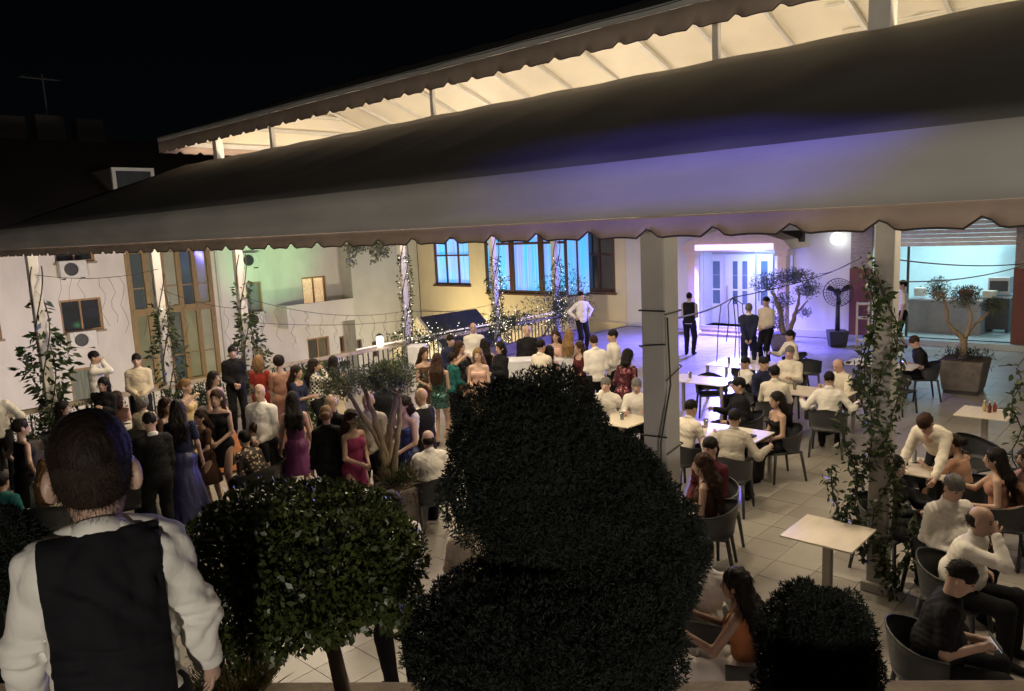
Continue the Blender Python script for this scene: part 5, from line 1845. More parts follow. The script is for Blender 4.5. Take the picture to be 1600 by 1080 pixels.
    (1516, 882, 1.78, 95, 'sit', 'm', 'man in black t-shirt seated in the near right corner holding a phone', dict(top='tee', tc='black', arms='phone', hair='fade', lean=0.22, hp=0.4, belly=0.05)),
    (1606, 700, 1.62, -60, 'sit', 'f', 'person in patterned trousers cut off by the right edge', dict(top='blouse', tc='rose', bc='floral', hair='bob', hc='d', arms='lap')),
]
PP = {}
for (px, py, H, fc, pose, sex, lb, kw) in PEOPLE:
    PP[lb] = Person(px, py, H, fc, pose, sex, lb, **kw)

# the boy in the foreground, seen from behind
BT = deep(131, 655, 1.50)
boyT = BT[2] - BF
boyH = 1.0
for _ in range(40):
    _s = boyH / 1.75
    boyH += (boyT - (0.95 + 0.52 + 0.075 + 0.083 * 1.2) * _s - 0.125 * _s ** 0.5 * 1.2) * 0.8
boy = Person(0, 0, boyH, 176, 'stand', 'm', 'boy in black waistcoat and white shirt seen from behind at lower left', top='vest', arms={-1: (-0.20, 0.16, 0.50, (-1, -0.25, 0.0)), 1: (0.20, 0.16, 0.49, (1, -0.25, 0.0))}, hair='boy', hc='d', sk='m', at=(BT[0], BT[1]), z0=BF, vox=0.0062, headk=1.2, wr=0.0085, hp=0.12, group='boy on the balcony', lean=0.06)

# phones in hands
M_PH = mat('phone body', (0.02, 0.02, 0.025), 0.2)
M_PS = mat('phone screen', (0.1, 0.1, 0.1), 0.1, emit=(0.75, 0.85, 1.0), estr=1.2)
for lb, nm in (('man in black t-shirt seated in the near right corner holding a phone', 'smartphone in the hands of the man in the near right corner'), ('man in black t-shirt seated with a phone near the potted olive', 'smartphone held by the man near the potted olive'), ('boy in white shirt holding a phone by the purple table', 'smartphone held by the boy at the purple table')):
    P0 = PP[lb]
    c = (P0.wr_[-1] + P0.wr_[1]) / 2 + np.array((0, 0.10, 0.03))
    wp = rz(P0.rot) @ c + P0.root_loc
    ph = thing('smartphone', nm, 'phone', wp, P0.rot)
    Mx = Matrix.Rotation(math.radians(35), 4, 'X')
    MB().box((-0.037, -0.004, -0.075), (0.037, 0.004, 0.075), Mx).build('case', M_PH, ph, bevel=0.003)
    MB().box((-0.033, -0.0055, -0.069), (0.033, -0.0042, 0.069), Mx).build('screen', M_PS, ph)

# ------------------------------------------------------------------ chairs
M_CHAIR = mat('dark grey plastic', (0.035, 0.038, 0.042), 0.45, var=0.12, bump=0.05, bscale=80)


def make_chair():
    t = thing('armchair', 'dark grey plastic armchair', 'chair', (0, 0, 0), 0, 'dark plastic armchairs at the tables')
    V = []
    n = 16
    # shell back wrapping round the sides, lower at the front
    for lay, rr in ((0, 0.0), (1, 0.022)):
        for i in range(n + 1):
            a = math.radians(-205 + 230 * i / n)
            fr = max(0.0, math.sin(a))
            side = abs(math.cos(a))
            top = 0.80 - 0.14 * (0.5 + 0.5 * math.sin(a)) ** 0.9 - 0.03 * side
            x, y = (0.255 + rr) * math.cos(a), 0.25 * math.sin(a) * (1 + rr * 2) + (-0.0)
            low = 0.45 if math.sin(a) < 0.1 else 0.45 + 0.12 * (math.sin(a) - 0.1) / 0.4
            for k in range(5):
                z = low + (top - low) * k / 4
                V.append((x * (1 + 0.05 * k / 4), y - 0.05 * k / 4 * (1 if y < 0 else 0), z))
    L = (n + 1) * 5
    Q = []
    for lay in (0, 1):
        for i in range(n):
            for k in range(4):
                q = (lay * L + i * 5 + k, lay * L + (i + 1) * 5 + k, lay * L + (i + 1) * 5 + k + 1, lay * L + i * 5 + k + 1)
                Q.append(q if lay else q[::-1])
    for i in range(n):
        Q.append((i * 5 + 4, (i + 1) * 5 + 4, L + (i + 1) * 5 + 4, L + i * 5 + 4))
        Q.append((i * 5, L + i * 5, L + (i + 1) * 5, (i + 1) * 5))
    for i in (0, n):
        for k in range(4):
            Q.append((i * 5 + k, i * 5 + k + 1, L + i * 5 + k + 1, L + i * 5 + k))
    link('backrest', mesh_arrays('backrest', np.array(V), np.array(Q)), M_CHAIR, t)
    MB().box((-0.235, -0.22, 0.415), (0.235, 0.24, 0.447)).build('seat', M_CHAIR, t, bevel=0.015)
    for sx in (-1, 1):
        for sy in (-1, 1):
            MB().tube([(sx * 0.215, sy * 0.20, 0.43), (sx * 0.245, sy * (0.24 if sy > 0 else 0.27), 0.0)], [0.024, 0.017], 8).build('leg', M_CHAIR, t, True)
    return t


chair0 = make_chair()
first = True


def put_chair(loc, rot, label):
    global first
    c = chair0 if first else copy_tree(chair0)
    first = False
    c.location = tuple(float(v) for v in loc)
    c.rotation_euler = (0, 0, rot)
    c['label'] = label


for (loc, rot, lb) in CHAIRS:
    put_chair(loc, rot, lb)
for px, py, r, lb in ((1152, 566, 0.4, 'empty dark armchair behind the purple lit table'), (1110, 590, 2.2, 'empty dark armchair at the left side of the purple table'), (1527, 690, 2.6, 'empty grey armchair beside the bottle table pedestal'), (1262, 560, -1.2, 'empty dark armchair beside the capped man at the furthest table'), (1362, 560, 1.0, 'empty dark armchair behind the leafy near column'), (1404, 585, 2.9, 'empty dark armchair in front of the man in black t-shirt'), (1430, 735, 1.2, 'empty dark armchair pushed under the glass covered table'), (722, 572, 0.5, 'empty dark armchair behind the green sequin dress')):
    p = spot(px, py, 0.75)
    put_chair((p[0], p[1], 0), r, lb)

# ------------------------------------------------------------------ tables
M_TOP = mat('pale laminate', (0.66, 0.59, 0.48), 0.35, var=0.07, nscale=3, stretch=(1, 6, 1))
M_TOPW = mat('white laminate', (0.72, 0.68, 0.62), 0.3, var=0.04)
M_PED = mat('grey steel pedestal', (0.35, 0.32, 0.29), 0.4, metal=0.5)


def table(x, y, wx, wy, label, top=M_TOP, legs=False, rot=0.0):
    t = thing('table', label, 'table', (x, y, 0), rot, 'small square tables on the terrace')
    MB().box((-wx / 2, -wy / 2, 0.725), (wx / 2, wy / 2, 0.745)).build('table_top', top, t, bevel=0.005)
    if legs:
        for sx in (-1, 1):
            for sy in (-1, 1):
                MB().box((sx * (wx / 2 - 0.05) - 0.025, sy * (wy / 2 - 0.05) - 0.025, 0), (sx * (wx / 2 - 0.05) + 0.025, sy * (wy / 2 - 0.05) + 0.025, 0.724)).build('leg', M_PED, t)
    else:
        MB().box((-0.04, -0.04, 0.02), (0.04, 0.04, 0.724)).build('pedestal', M_PED, t, bevel=0.006)
        MB().box((-0.21, -0.21, 0.0), (0.21, 0.21, 0.02)).build('base', M_PED, t, bevel=0.005)
    return t


table(7.21, 2.64, 0.68, 0.68, 'empty pale square table in front of the leafy near column')
table(12.98, 2.47, 0.70, 0.70, 'empty pale square table with small bottles near the right edge')
table(9.8, 2.40, 0.72, 0.62, 'pale table with glasses under the bending man')
table(16.2, 4.62, 0.70, 0.70, 'pale table of the man in black t-shirt by the potted olive', rot=0.0)
table(13.1, 7.25, 0.70, 1.25, 'purple lit white table with steel legs right of the big column', M_TOPW, True)
table(15.0, 7.35, 0.95, 1.25, 'furthest purple lit white table below the entrance', M_TOPW, True)
table(9.95, 5.25, 0.72, 1.40, 'white table between the grey shirt and the off-shoulder dress', M_TOPW, True)
p = spot(1268, 612, 0.74)
table(p[0], p[1], 0.75, 1.30, 'pale table among the men in cream shirts', M_TOP, True)
p = spot(972, 656, 0.74)
table(p[0], p[1], 0.72, 0.72, 'pale table of the two older men left of the big column')
p = spot(1352, 566, 0.74)
table(p[0], p[1], 0.7, 0.7, 'white table with papers half hidden by the leafy near column', M_TOPW)
p = spot(205, 662, 0.74)
table(p[0], p[1], 0.8, 0.8, 'white covered table behind the boy near the seated guests', M_TOPW)

# ------------------------------------------------------------------ small things on tables
M_CG = mat('clear glass', (0.8, 0.85, 0.85), 0.08, trans=0.85, var=0.02)


def bottle(loc, label, col, hgt=0.17, cap=(0.5, 0.5, 0.5)):
    t = thing('bottle', label, 'bottle', loc, 0, 'bottles and glasses on the tables')
    k = hgt / 0.17
    MB().lathe([(0.026, 0.002), (0.028, 0.01), (0.028, 0.09 * k), (0.012, 0.125 * k), (0.011, 0.150 * k)], n=12).build('body', mat('bottle ' + str(col), col, 0.15), t, True)
    MB().lathe([(0.0135, 0.150 * k + 0.001), (0.0135, 0.172 * k)], n=10).build('cap', mat('cap ' + str(cap), cap, 0.4), t)


bottle((13.0, 2.42, 0.746), 'small dark vinegar bottle on the empty table near the right edge', (0.10, 0.025, 0.012))
bottle((13.09, 2.37, 0.746), 'small red sauce bottle on the empty table near the right edge', (0.22, 0.05, 0.02))
bottle((13.06, 2.50, 0.746), 'small oil bottle on the empty table near the right edge', (0.45, 0.33, 0.16))
bottle((9.95, 2.62, 0.746), 'clear bottle on the table under the bending man', (0.4, 0.42, 0.42), 0.24)
bottle((9.75, 2.66, 0.746), 'dark green bottle on the table under the bending man', (0.02, 0.06, 0.03), 0.22)
bottle((15.1, 7.2, 0.746), 'white capped bottle on the furthest purple lit table', (0.6, 0.6, 0.62), 0.25)
bottle((15.0, 7.0, 0.746), 'tall clear bottle on the furthest purple lit table', (0.5, 0.5, 0.55), 0.26)
bottle((15.15, 6.9, 0.746), 'second tall clear bottle on the furthest purple lit table', (0.5, 0.5, 0.55), 0.26)
gt = thing('drinking_glass', 'tall pink drink glass on the table under the bending man', 'glass', (9.98, 2.40, 0.746))
MB().lathe([(0.028, 0.0), (0.036, 0.12), (0.034, 0.12), (0.026, 0.006)], n=14).build('tumbler', M_CG, gt, True)
MB().lathe([(0.024, 0.008), (0.031, 0.095)], n=14).build('drink', mat('pink drink', (0.5, 0.12, 0.32), 0.2), gt, True)
tr = MB().box((-0.12, -0.09, 0), (0.12, 0.09, 0.025)).build('wallet', mat('black leather', (0.015, 0.015, 0.015), 0.5), None, bevel=0.008, loc=(9.85, 4.75, 0.746))
tag(tr, 'black clutch lying on the table by the off-shoulder dress', 'bag')
nk = MB().box((-0.13, -0.10, 0), (0.13, 0.10, 0.012)).build('paper_menu', mat('paper', (0.75, 0.74, 0.7), 0.7), None, loc=tuple(spot(1345, 562, 0.747)))
tag(nk, 'white paper menu on the table behind the leafy near column', 'menu')

# handbag hanging on the chair
p = spot(1266, 640, 0.6)
hb = thing('handbag', 'black and white handbag hanging between the chairs of the long table', 'bag', (p[0], p[1], 0.45))
MB().box((-0.12, -0.05, 0), (0.12, 0.05, 0.20), taper=1.1).build('pouch', mat('black leather', (0.015, 0.015, 0.015), 0.5), hb, bevel=0.02)
MB().box((-0.11, -0.052, 0.15), (0.11, 0.052, 0.205)).build('flap', mat('white leather', (0.7, 0.7, 0.68), 0.5), hb, bevel=0.01)
MB().tube([(0.08 * math.cos(a), 0, -0.06 + 0.09 * math.sin(a)) for a in np.linspace(0.3, -math.pi - 0.3, 12)], 0.012, 6).build('handle', mat('white leather', (0.7, 0.7, 0.68), 0.5), hb, True)

# ------------------------------------------------------------------ pedestal fan, rack, desk
g = onX(1313, 457, 22.6)
fb = spot(1308, 541, 0)
fan = thing('pedestal_fan', 'large black pedestal fan standing in a square pot by the wall', 'fan', (fb[0], fb[1], 0), math.atan2(-fb[1], -fb[0]) - math.pi / 2 + 0.2)
zc = spot(1313, 457, 2.0)[2]
d_ = np.linalg.norm(fb[:2])
zc = HC + (ray(1313, 457)[2] / np.linalg.norm(ray(1313, 457)[:2])) * d_
MB().box((-0.27, -0.27, 0.005), (0.27, 0.27, 0.46), taper=0.8).build('pot', M_DARK, fan, bevel=0.02)
MB().tube([(0, 0, 0.461), (0, 0, zc - 0.1)], [0.07, 0.05], 10).build('pole', M_DARK, fan, True)
MB().ball((0, -0.08, zc), (0.11, 0.14, 0.11), 14).build('motor', M_DARK, fan, True)
R_ = 0.40
cg = MB()
for yy, rr in ((0.16, 0.22), (0.12, 0.34), (0.05, R_), (-0.03, R_), (0.16, 0.10), (0.14, 0.28)):
    cg.tube([(rr * math.cos(a), yy, zc + rr * math.sin(a)) for a in np.linspace(0, 2 * math.pi, 33)], 0.007, 5, False)
for k in range(24):
    a = 2 * math.pi * k / 24
    cg.tube([(0.06 * math.cos(a), 0.165, zc + 0.06 * math.sin(a)), (0.24 * math.cos(a), 0.155, zc + 0.24 * math.sin(a)), (R_ * math.cos(a), 0.05, zc + R_ * math.sin(a)), (R_ * math.cos(a), -0.03, zc + R_ * math.sin(a)), (0.1 * math.cos(a), -0.06, zc + 0.1 * math.sin(a))], 0.004, 4, False)
cg.build('cage', M_DARK, fan)
for k in range(3):
    a = 2 * math.pi * k / 3 + 0.5
    u, v = np.array((math.cos(a), 0, math.sin(a))), np.array((-math.sin(a), 0, math.cos(a)))
    c = np.array((0, 0.07, zc))
    V = []
    for r, wd in ((0.06, 0.04), (0.16, 0.09), (0.27, 0.12), (0.35, 0.09)):
        V += [c + u * r - v * wd * 0.6 + np.array((0, -0.03, 0)), c + u * r + v * wd * 0.6 + np.array((0, 0.03, 0))]
    Q = [(2 * i, 2 * i + 1, 2 * i + 3, 2 * i + 2) for i in range(3)]
    bl = link('blade', mesh_arrays('blade', np.array(V), np.array(Q)), M_DARK, fan)
    s_ = bl.modifiers.new('thickness', 'SOLIDIFY')
    s_.thickness = 0.006
MB().ball((0, 0.10, zc), (0.06, 0.05, 0.06), 12).build('hub', M_DARK, fan, True)

p = spot(1347, 541, 0)
rk = thing('wooden_rack', 'pale slim wooden rack standing beside the red pier', 'rack', (p[0], p[1], 0), 0.3)
M_RK = mat('pale painted wood', (0.55, 0.46, 0.38), 0.6)
for sx in (-1, 1):
    for sy in (-1, 1):
        MB().box((sx * 0.18 - 0.025, sy * 0.15 - 0.025, 0), (sx * 0.18 + 0.025, sy * 0.15 + 0.025, 1.25)).build('post', M_RK, rk)
for z in (0.15, 0.80, 1.20):
    MB().box((-0.20, -0.17, z), (0.20, 0.17, z + 0.035)).build('shelf', M_RK, rk)

p = PP['bald man in black behind the white music desk'].root_loc
tc_ = -p[:2] / np.linalg.norm(p[:2])
dk = thing('music_desk', 'white music desk panel in front of the bald man in black', 'desk', (p[0] + tc_[0] * 0.75, p[1] + tc_[1] * 0.75, 0), math.atan2(tc_[1], tc_[0]) - math.pi / 2)
MB().box((-1.0, 0.02, 0.02), (0.85, 0.06, 1.10)).build('front_panel', mat('white board', (0.75, 0.76, 0.78), 0.4), dk)
MB().box((-1.0, -0.5, 1.102), (0.85, 0.07, 1.13)).build('desk_top', mat('white board', (0.75, 0.76, 0.78), 0.4), dk)
for sx in (-0.96, 0.81):
    MB().box((sx - 0.02, -0.48, 0), (sx + 0.02, 0.0, 1.10)).build('side_panel', mat('white board', (0.75, 0.76, 0.78), 0.4), dk)
p = spot(647, 608, 0.0 + 0.3)
cb = thing('white_cabinet', 'white speaker cabinet near the railing right of the olive tree', 'speaker', (p[0] + 1.0, p[1] + 1.0, 0), 0.7)
MB().box((-0.22, -0.2, 0), (0.22, 0.2, 1.1)).build('cabinet', mat('white board', (0.75, 0.76, 0.78), 0.4), cb, bevel=0.02)
MB().lathe([(0.15, 0), (0.15, 0.015), (0.05, 0.005)], n=18, M=Matrix.Translation((0, -0.202, 0.75)) @ Matrix.Rotation(math.pi / 2, 4, 'X')).build('driver', M_DARK, cb)
p = onY(617, 572, 15.4)
ln = thing('lantern', 'bright glowing lantern on the railing above the olive tree', 'lantern', (p[0], 15.95, 0.9))
MB().lathe([(0.05, 0), (0.09, 0.04), (0.09, 0.24), (0.05, 0.30)], n=12).build('glass', mat('lantern glass', (1, 0.9, 0.7), 0.4, emit=(1, 0.92, 0.7), estr=3), ln, True)
MB().lathe([(0.10, 0.302), (0.03, 0.36)], n=12).build('cap', M_DARK, ln)
l = lamp('lantern_light', 'POINT', (0, -0.25, 0.15), LANT, (1.0, 0.85, 0.6), None, 0.1)
l.parent = ln

# ------------------------------------------------------------------ plants
L_BOX = leafmat('clipped tree leaf', (0.032, 0.046, 0.011), (0.066, 0.080, 0.020), 0.4, 0.15)
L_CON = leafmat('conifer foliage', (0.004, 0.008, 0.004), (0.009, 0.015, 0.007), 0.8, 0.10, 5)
L_OLI = leafmat('olive leaf', (0.05, 0.075, 0.035), (0.10, 0.125, 0.065), 0.5, 0.2)
L_VIN = leafmat('vine leaf', (0.025, 0.042, 0.014), (0.05, 0.075, 0.028), 0.4, 0.25)
L_GRS = leafmat('dry ornamental grass', (0.12, 0.10, 0.025), (0.07, 0.075, 0.02), 0.6, 0.3)
L_RED = leafmat('reddish trailing plant', (0.10, 0.025, 0.03), (0.05, 0.035, 0.02), 0.6, 0.2)
M_BARK = mat('olive bark', (0.22, 0.17, 0.11), 0.85, var=0.35, nscale=14, bump=0.7, bscale=22, stretch=(1, 1, 0.35))
M_TWIG = mat('dark twig', (0.05, 0.038, 0.028), 0.9)
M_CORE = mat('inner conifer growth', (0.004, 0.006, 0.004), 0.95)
M_POT = mat('weathered planter', (0.13, 0.112, 0.10), 0.8, var=0.35, nscale=5, bump=0.35, bscale=18)


def ell_shell(c, r, n, depth=0.3, lump=0.1, seed=0, flat=None):
    """points in the outer shell of a lumpy ellipsoid, with outward normals"""
    q = np.random.default_rng(seed)
    d = q.normal(size=(n, 3))
    d /= np.linalg.norm(d, axis=1)[:, None]
    L_ = np.zeros(n)
    for i in range(7):
        k = q.normal(size=3) * 3.6
        L_ += np.sin(d @ k + q.uniform(0, 6))
    for i in range(6):
        k = q.normal(size=3) * 11.0
        L_ += 0.55 * np.sin(d @ k + q.uniform(0, 6))
    rad = (1 + lump * L_ / 2.9) * (1 - depth * q.random(n) ** 1.8)
    P_ = np.array(c) + d * np.array(r) * rad[:, None]
    N_2 = d / np.array(r)
    N_2 /= np.linalg.norm(N_2, axis=1)[:, None]
    return P_, N_2


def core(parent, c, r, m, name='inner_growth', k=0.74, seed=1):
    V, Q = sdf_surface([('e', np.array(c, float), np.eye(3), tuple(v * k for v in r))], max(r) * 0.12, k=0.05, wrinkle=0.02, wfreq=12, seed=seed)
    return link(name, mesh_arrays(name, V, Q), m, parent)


# clipped round tree, left of centre
tcn = deep(474, 872, 3.35)
px2m = 3.35 / FPX
tb_ = thing('clipped_tree', 'clipped round headed tree with glossy dark leaves on a bare trunk', 'tree', (tcn[0], tcn[1], ZR - 0.1))
trk = deep(535, 1085, 3.35)
o_ = np.array(tb_.location)
c0 = tcn - o_
RR = np.array((174 * px2m, 174 * px2m, 116 * px2m))
cx_ = c0 + EX * 0.0
ptrunk = np.array((*(trk[:2] - o_[:2]), -0.05))
MB().tube([ptrunk, ptrunk + np.array((0.01, 0, 0.25)), ptrunk * 0.8 + np.array((0, 0, 0.48)), np.array((0.03, 0.0, c0[2]))], [0.042, 0.036, 0.032, 0.02], 10).build('trunk', M_BARK, tb_, True)
tw = MB()
for k in range(9):
    a = k * 2.4
    tw.tube([np.array((0.03, 0, c0[2] - 0.18)), np.array((0.5 * RR[0] * math.cos(a), 0.5 * RR[1] * math.sin(a), c0[2] - 0.05 + 0.1 * math.sin(3 * a))), np.array((0.85 * RR[0] * math.cos(a), 0.85 * RR[1] * math.sin(a), c0[2] + 0.1 * math.sin(5 * a)))], [0.014, 0.009, 0.004], 6)
tw.build('branches', M_TWIG, tb_, True)
q = np.random.default_rng(5)
P1, N1 = ell_shell(c0, RR, 15000, 0.35, 0.08, 2)
# flat clipped top, ragged underside
P1[:, 2] = np.where(P1[:, 2] > c0[2] + RR[2] * 0.80, c0[2] + RR[2] * 0.80 + (P1[:, 2] - c0[2] - RR[2] * 0.80) * 0.7, P1[:, 2])
leaves('crown', P1, N1, 0.034, L_BOX, tb_, 0.55, 0.25, 0.9)
P2, N2 = ell_shell(c0 + EX * 0.36 - np.array((0, 0, 0.08)), (0.17, 0.17, 0.28), 2200, 0.6, 0.15, 3)
leaves('side_shoots', P2, N2, 0.036, L_BOX, tb_, 0.55, 0.25, 0.9)
P3, N3 = ell_shell(c0 - np.array((0, 0, RR[2] * 0.72)), (RR[0] * 0.62, RR[1] * 0.62, 0.10), 1500, 0.7, 0.2, 4)
leaves('hanging_shoots', P3, N3 + np.array((0, 0, -0.8)), 0.034, L_BOX, tb_, 0.55, 0.25, 0.7)
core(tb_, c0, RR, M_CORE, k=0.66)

# dark conifers: lobes made of many fine sprays
def conifer(name, label, lobes, base_px, depth, stem=True, dens=1.0, seed=0):
    b = deep(*base_px, depth)
    t = thing(name, label, 'shrub', (b[0], b[1], ZR - 0.1))
    o_ = np.array(t.location)
    for k, (px, py, rxp, ryp, dd) in enumerate(lobes):
        c = deep(px, py, dd) - o_
        m_ = dd / FPX
        r = np.array((rxp * m_, rxp * m_, ryp * m_))
        n = int(27000 * dens * (rxp * ryp) / (190 * 160))
        P_, N_3 = ell_shell(c, r, n, 0.24, 0.10, seed + k)
        # fans: three blades from each point
        PP_ = np.repeat(P_, 3, 0)
        NN = np.repeat(N_3 + rng.normal(size=N_3.shape) * 0.45 + np.array((0, 0, 0.25)), 3, 0)
        leaves('foliage', PP_, NN, 0.021, L_CON, t, 0.24, 0.3, 1.0)
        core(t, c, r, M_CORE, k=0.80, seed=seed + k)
        if stem:
            MB().tube([np.array((c[0] * 0.3, c[1] * 0.3, -0.05)), c * np.array((0.6, 0.6, 0.5)), c], [0.03, 0.024, 0.015], 8).build('stem', M_TWIG, t, True)
    return t


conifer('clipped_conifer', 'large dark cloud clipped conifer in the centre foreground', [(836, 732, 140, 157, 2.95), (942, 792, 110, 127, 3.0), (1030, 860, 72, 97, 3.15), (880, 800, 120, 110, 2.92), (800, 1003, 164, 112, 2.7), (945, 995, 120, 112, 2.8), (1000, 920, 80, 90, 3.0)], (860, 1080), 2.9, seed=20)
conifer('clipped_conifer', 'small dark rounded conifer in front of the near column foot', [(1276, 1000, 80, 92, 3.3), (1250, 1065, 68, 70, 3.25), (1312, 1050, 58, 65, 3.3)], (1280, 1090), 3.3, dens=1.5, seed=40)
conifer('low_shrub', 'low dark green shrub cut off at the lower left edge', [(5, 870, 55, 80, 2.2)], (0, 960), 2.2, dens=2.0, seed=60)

# ornamental grass on the planter by the boy
gb = spot(372, 1078, ZR - 0.05)
gs = thing('ornamental_grass', 'dry ornamental grass tuft beside the boy\'s elbow', 'grass', (gb[0], gb[1], ZR - 0.08))
n = 900
a_ = rng.uniform(0, 6.28, n)
r_ = 0.12 * np.sqrt(rng.random(n))
P_ = np.stack([r_ * np.cos(a_), r_ * np.sin(a_), np.zeros(n)], 1)
N_3 = np.stack([np.cos(a_) * 0.55, np.sin(a_) * 0.55, np.ones(n)], 1)
leaves('blades', P_, N_3, 0.20, L_GRS, gs, 0.03, 0.3, 0.25)
seedp = P_[:500] + N_3[:500] * 0.17 + rng.normal(size=(500, 3)) * 0.03
leaves('seed_heads', seedp, N_3[:500], 0.025, L_GRS, gs, 0.3, 0.3, 0.8)


def tapered_pot(t, w0, w1, hgt, m=M_POT):
    MB().box((-w1 / 2, -w1 / 2, 0.06), (w1 / 2, w1 / 2, hgt), taper=w0 / w1).build('pot', m, t, bevel=0.03)
    MB().box((-w0 / 2 + 0.02, -w0 / 2 + 0.02, 0.0), (w0 / 2 - 0.02, w0 / 2 - 0.02, 0.058)).build('plinth', M_DARK, t)
    MB().box((-w1 / 2 + 0.03, -w1 / 2 + 0.03, hgt + 0.002), (w1 / 2 - 0.03, w1 / 2 - 0.03, hgt + 0.012)).build('soil', mat('planter soil', (0.05, 0.035, 0.025), 0.95), t)


def knotty(pts, radii, seed):
    q = random.Random(seed)
    P_, R_ = [], []
    n = len(pts)
    for i in range(n - 1):
        a, b, c, d = pts[max(i - 1, 0)], pts[i], pts[i + 1], pts[min(i + 2, n - 1)]
        for k in range(5):
            t = k / 5
            p = 0.5 * (2 * b + (c - a) * t + (2 * a - 5 * b + 4 * c - d) * t * t + (3 * b - a - 3 * c + d) * t ** 3)
            r = radii[i] + (radii[i + 1] - radii[i]) * t
            P_.append(p + np.array([q.uniform(-0.35, 0.35) * r for _ in range(3)]))
            R_.append(r * q.uniform(0.82, 1.18))
    P_.append(pts[-1])
    R_.append(radii[-1])
    return P_, R_


def olive(name, label, base, stems, tufts, hgt, pots, tuft_n=900, leaf=0.055, rot=0.0, ground=None, hang=None):
    t = thing(name, label, 'tree', (base[0], base[1], 0), rot)
    if pots:
        tapered_pot(t, *pots)
    for st in stems:
        MB().tube(*knotty([np.array(p) for p in st[0]], st[1], len(st[0]) + int(st[1][0] * 1000)), 9).build('trunk', M_BARK, t, True)
    for i, (c, r, nn) in enumerate(tufts):
        P_, N_3 = ell_shell(c, r, nn, 0.9, 0.25, 70 + i)
        leaves('crown', P_, N_3 + np.array((0, 0, 0.3)), leaf, L_OLI, t, 0.28, 0.2, 0.9)
        tw = MB()
        for k in range(7):
            a = k * 0.9
            tw.tube([np.array(c) - np.array((0, 0, r[2])), np.array(c) + np.array((r[0] * 0.7 * math.cos(a), r[1] * 0.7 * math.sin(a), r[2] * 0.5 * math.sin(a * 3)))], [0.012, 0.004], 5)
        tw.build('twigs', M_BARK, t)
    if ground:
        P_, N_3 = ell_shell((0, 0, hgt + 0.05), (ground, ground, 0.16), 700, 0.9, 0.3, 90)
        leaves('underplanting', P_, N_3 + np.array((0, 0, 0.6)), 0.09, L_VIN, t, 0.22, 0.2, 0.6)
    if hang:
        P_, N_3 = ell_shell((0, 0, hgt - 0.05), (hang, hang, 0.22), 500, 0.25, 0.3, 91)
        leaves('trailing_plant', P_, N_3 + np.array((0, 0, -0.4)), 0.06, L_RED, t, 0.3, 0.2, 0.7)
    return t


def img_local(base, px, py):
    """offset of a photo point from a base, in the upright plane through the base facing the camera"""
    b = np.array((base[0], base[1], 0.0))
    n = np.array((FW[0], FW[1], 0))
    d = ray(px, py)
    t = ((b - CAM) @ n) / (d @ n)
    return CAM + d * t - b


# potted olive at right
b = spot(1505, 612, 0.0)
I = lambda x, y, j=0.0: img_local(b, x, y) + np.array((FW[0], FW[1], 0)) * j
olive('potted_olive_tree', 'pruned olive tree with bare limbs in a square pot before the kitchen', b,
      [([I(1503, 575), I(1505, 545), I(1506, 528)], [0.10, 0.075, 0.07]), ([I(1505, 530), I(1484, 505, 0.05), I(1478, 480), I(1473, 462)], [0.05, 0.04, 0.032, 0.02]), ([I(1506, 530), I(1512, 500, -0.1), I(1510, 470)], [0.05, 0.038, 0.022]), ([I(1506, 532), I(1526, 510, 0.1), I(1548, 485), I(1553, 482)], [0.05, 0.035, 0.026, 0.014])],
      [(I(1466, 452), (0.20, 0.2, 0.25), 1100), (I(1508, 462), (0.34, 0.3, 0.20), 1800), (I(1553, 478), (0.22, 0.2, 0.16), 900)], 0.70, (0.66, 0.84, 0.70), ground=0.40, hang=0.46, rot=0.0)
# olive left of the fan
b = spot(1222, 548, 0.0)
olive('potted_olive_tree', 'leafy olive tree beside the entrance portico left of the fan', b,
      [([I(1226, 545), I(1224, 520), I(1216, 480), I(1205, 455)], [0.10, 0.09, 0.06, 0.03]), ([I(1227, 535), I(1240, 500), I(1248, 470), I(1246, 450)], [0.07, 0.06, 0.04, 0.03]), ([I(1244, 490), I(1262, 470)], [0.04, 0.02])],
      [(I(1200, 442), (0.48, 0.4, 0.22), 1300), (I(1240, 432), (0.60, 0.5, 0.2), 1700), (I(1262, 452), (0.36, 0.3, 0.2), 900), (I(1222, 470), (0.35, 0.3, 0.22), 700), (I(1258, 488), (0.18, 0.18, 0.1), 200), (I(1215, 500), (0.25, 0.25, 0.25), 300)], 0.5, (0.45, 0.6, 0.5), leaf=0.075)
# olive in the brown planter left of centre
b = spot(632, 838, 0.0)
olive('potted_olive_tree', 'old olive tree with twisted trunks in a brown planter left of the dark conifer', b,
      [([I(606, 755), I(603, 725), I(592, 690), I(566, 650), I(545, 615)], [0.075, 0.06, 0.040, 0.032, 0.02]), ([I(606, 750), I(600, 700), I(588, 660), I(575, 625), I(566, 600)], [0.06, 0.042, 0.034, 0.028, 0.02]), ([I(608, 752), I(606, 700, 0.1), I(614, 650), I(620, 615)], [0.07, 0.055, 0.042, 0.03]), ([I(612, 752), I(620, 700, -0.05), I(625, 650), I(622, 612)], [0.055, 0.04, 0.032, 0.022])],
      [(I(535, 600), (0.24, 0.22, 0.16), 1300), (I(585, 590), (0.25, 0.22, 0.18), 1600), (I(622, 592), (0.30, 0.26, 0.20), 2000), (I(605, 575), (0.28, 0.2, 0.1), 600), (I(560, 660), (0.06, 0.06, 0.05), 80)], 0.70, (0.42, 0.54, 0.70), leaf=0.05, hang=0.34, ground=0.24)
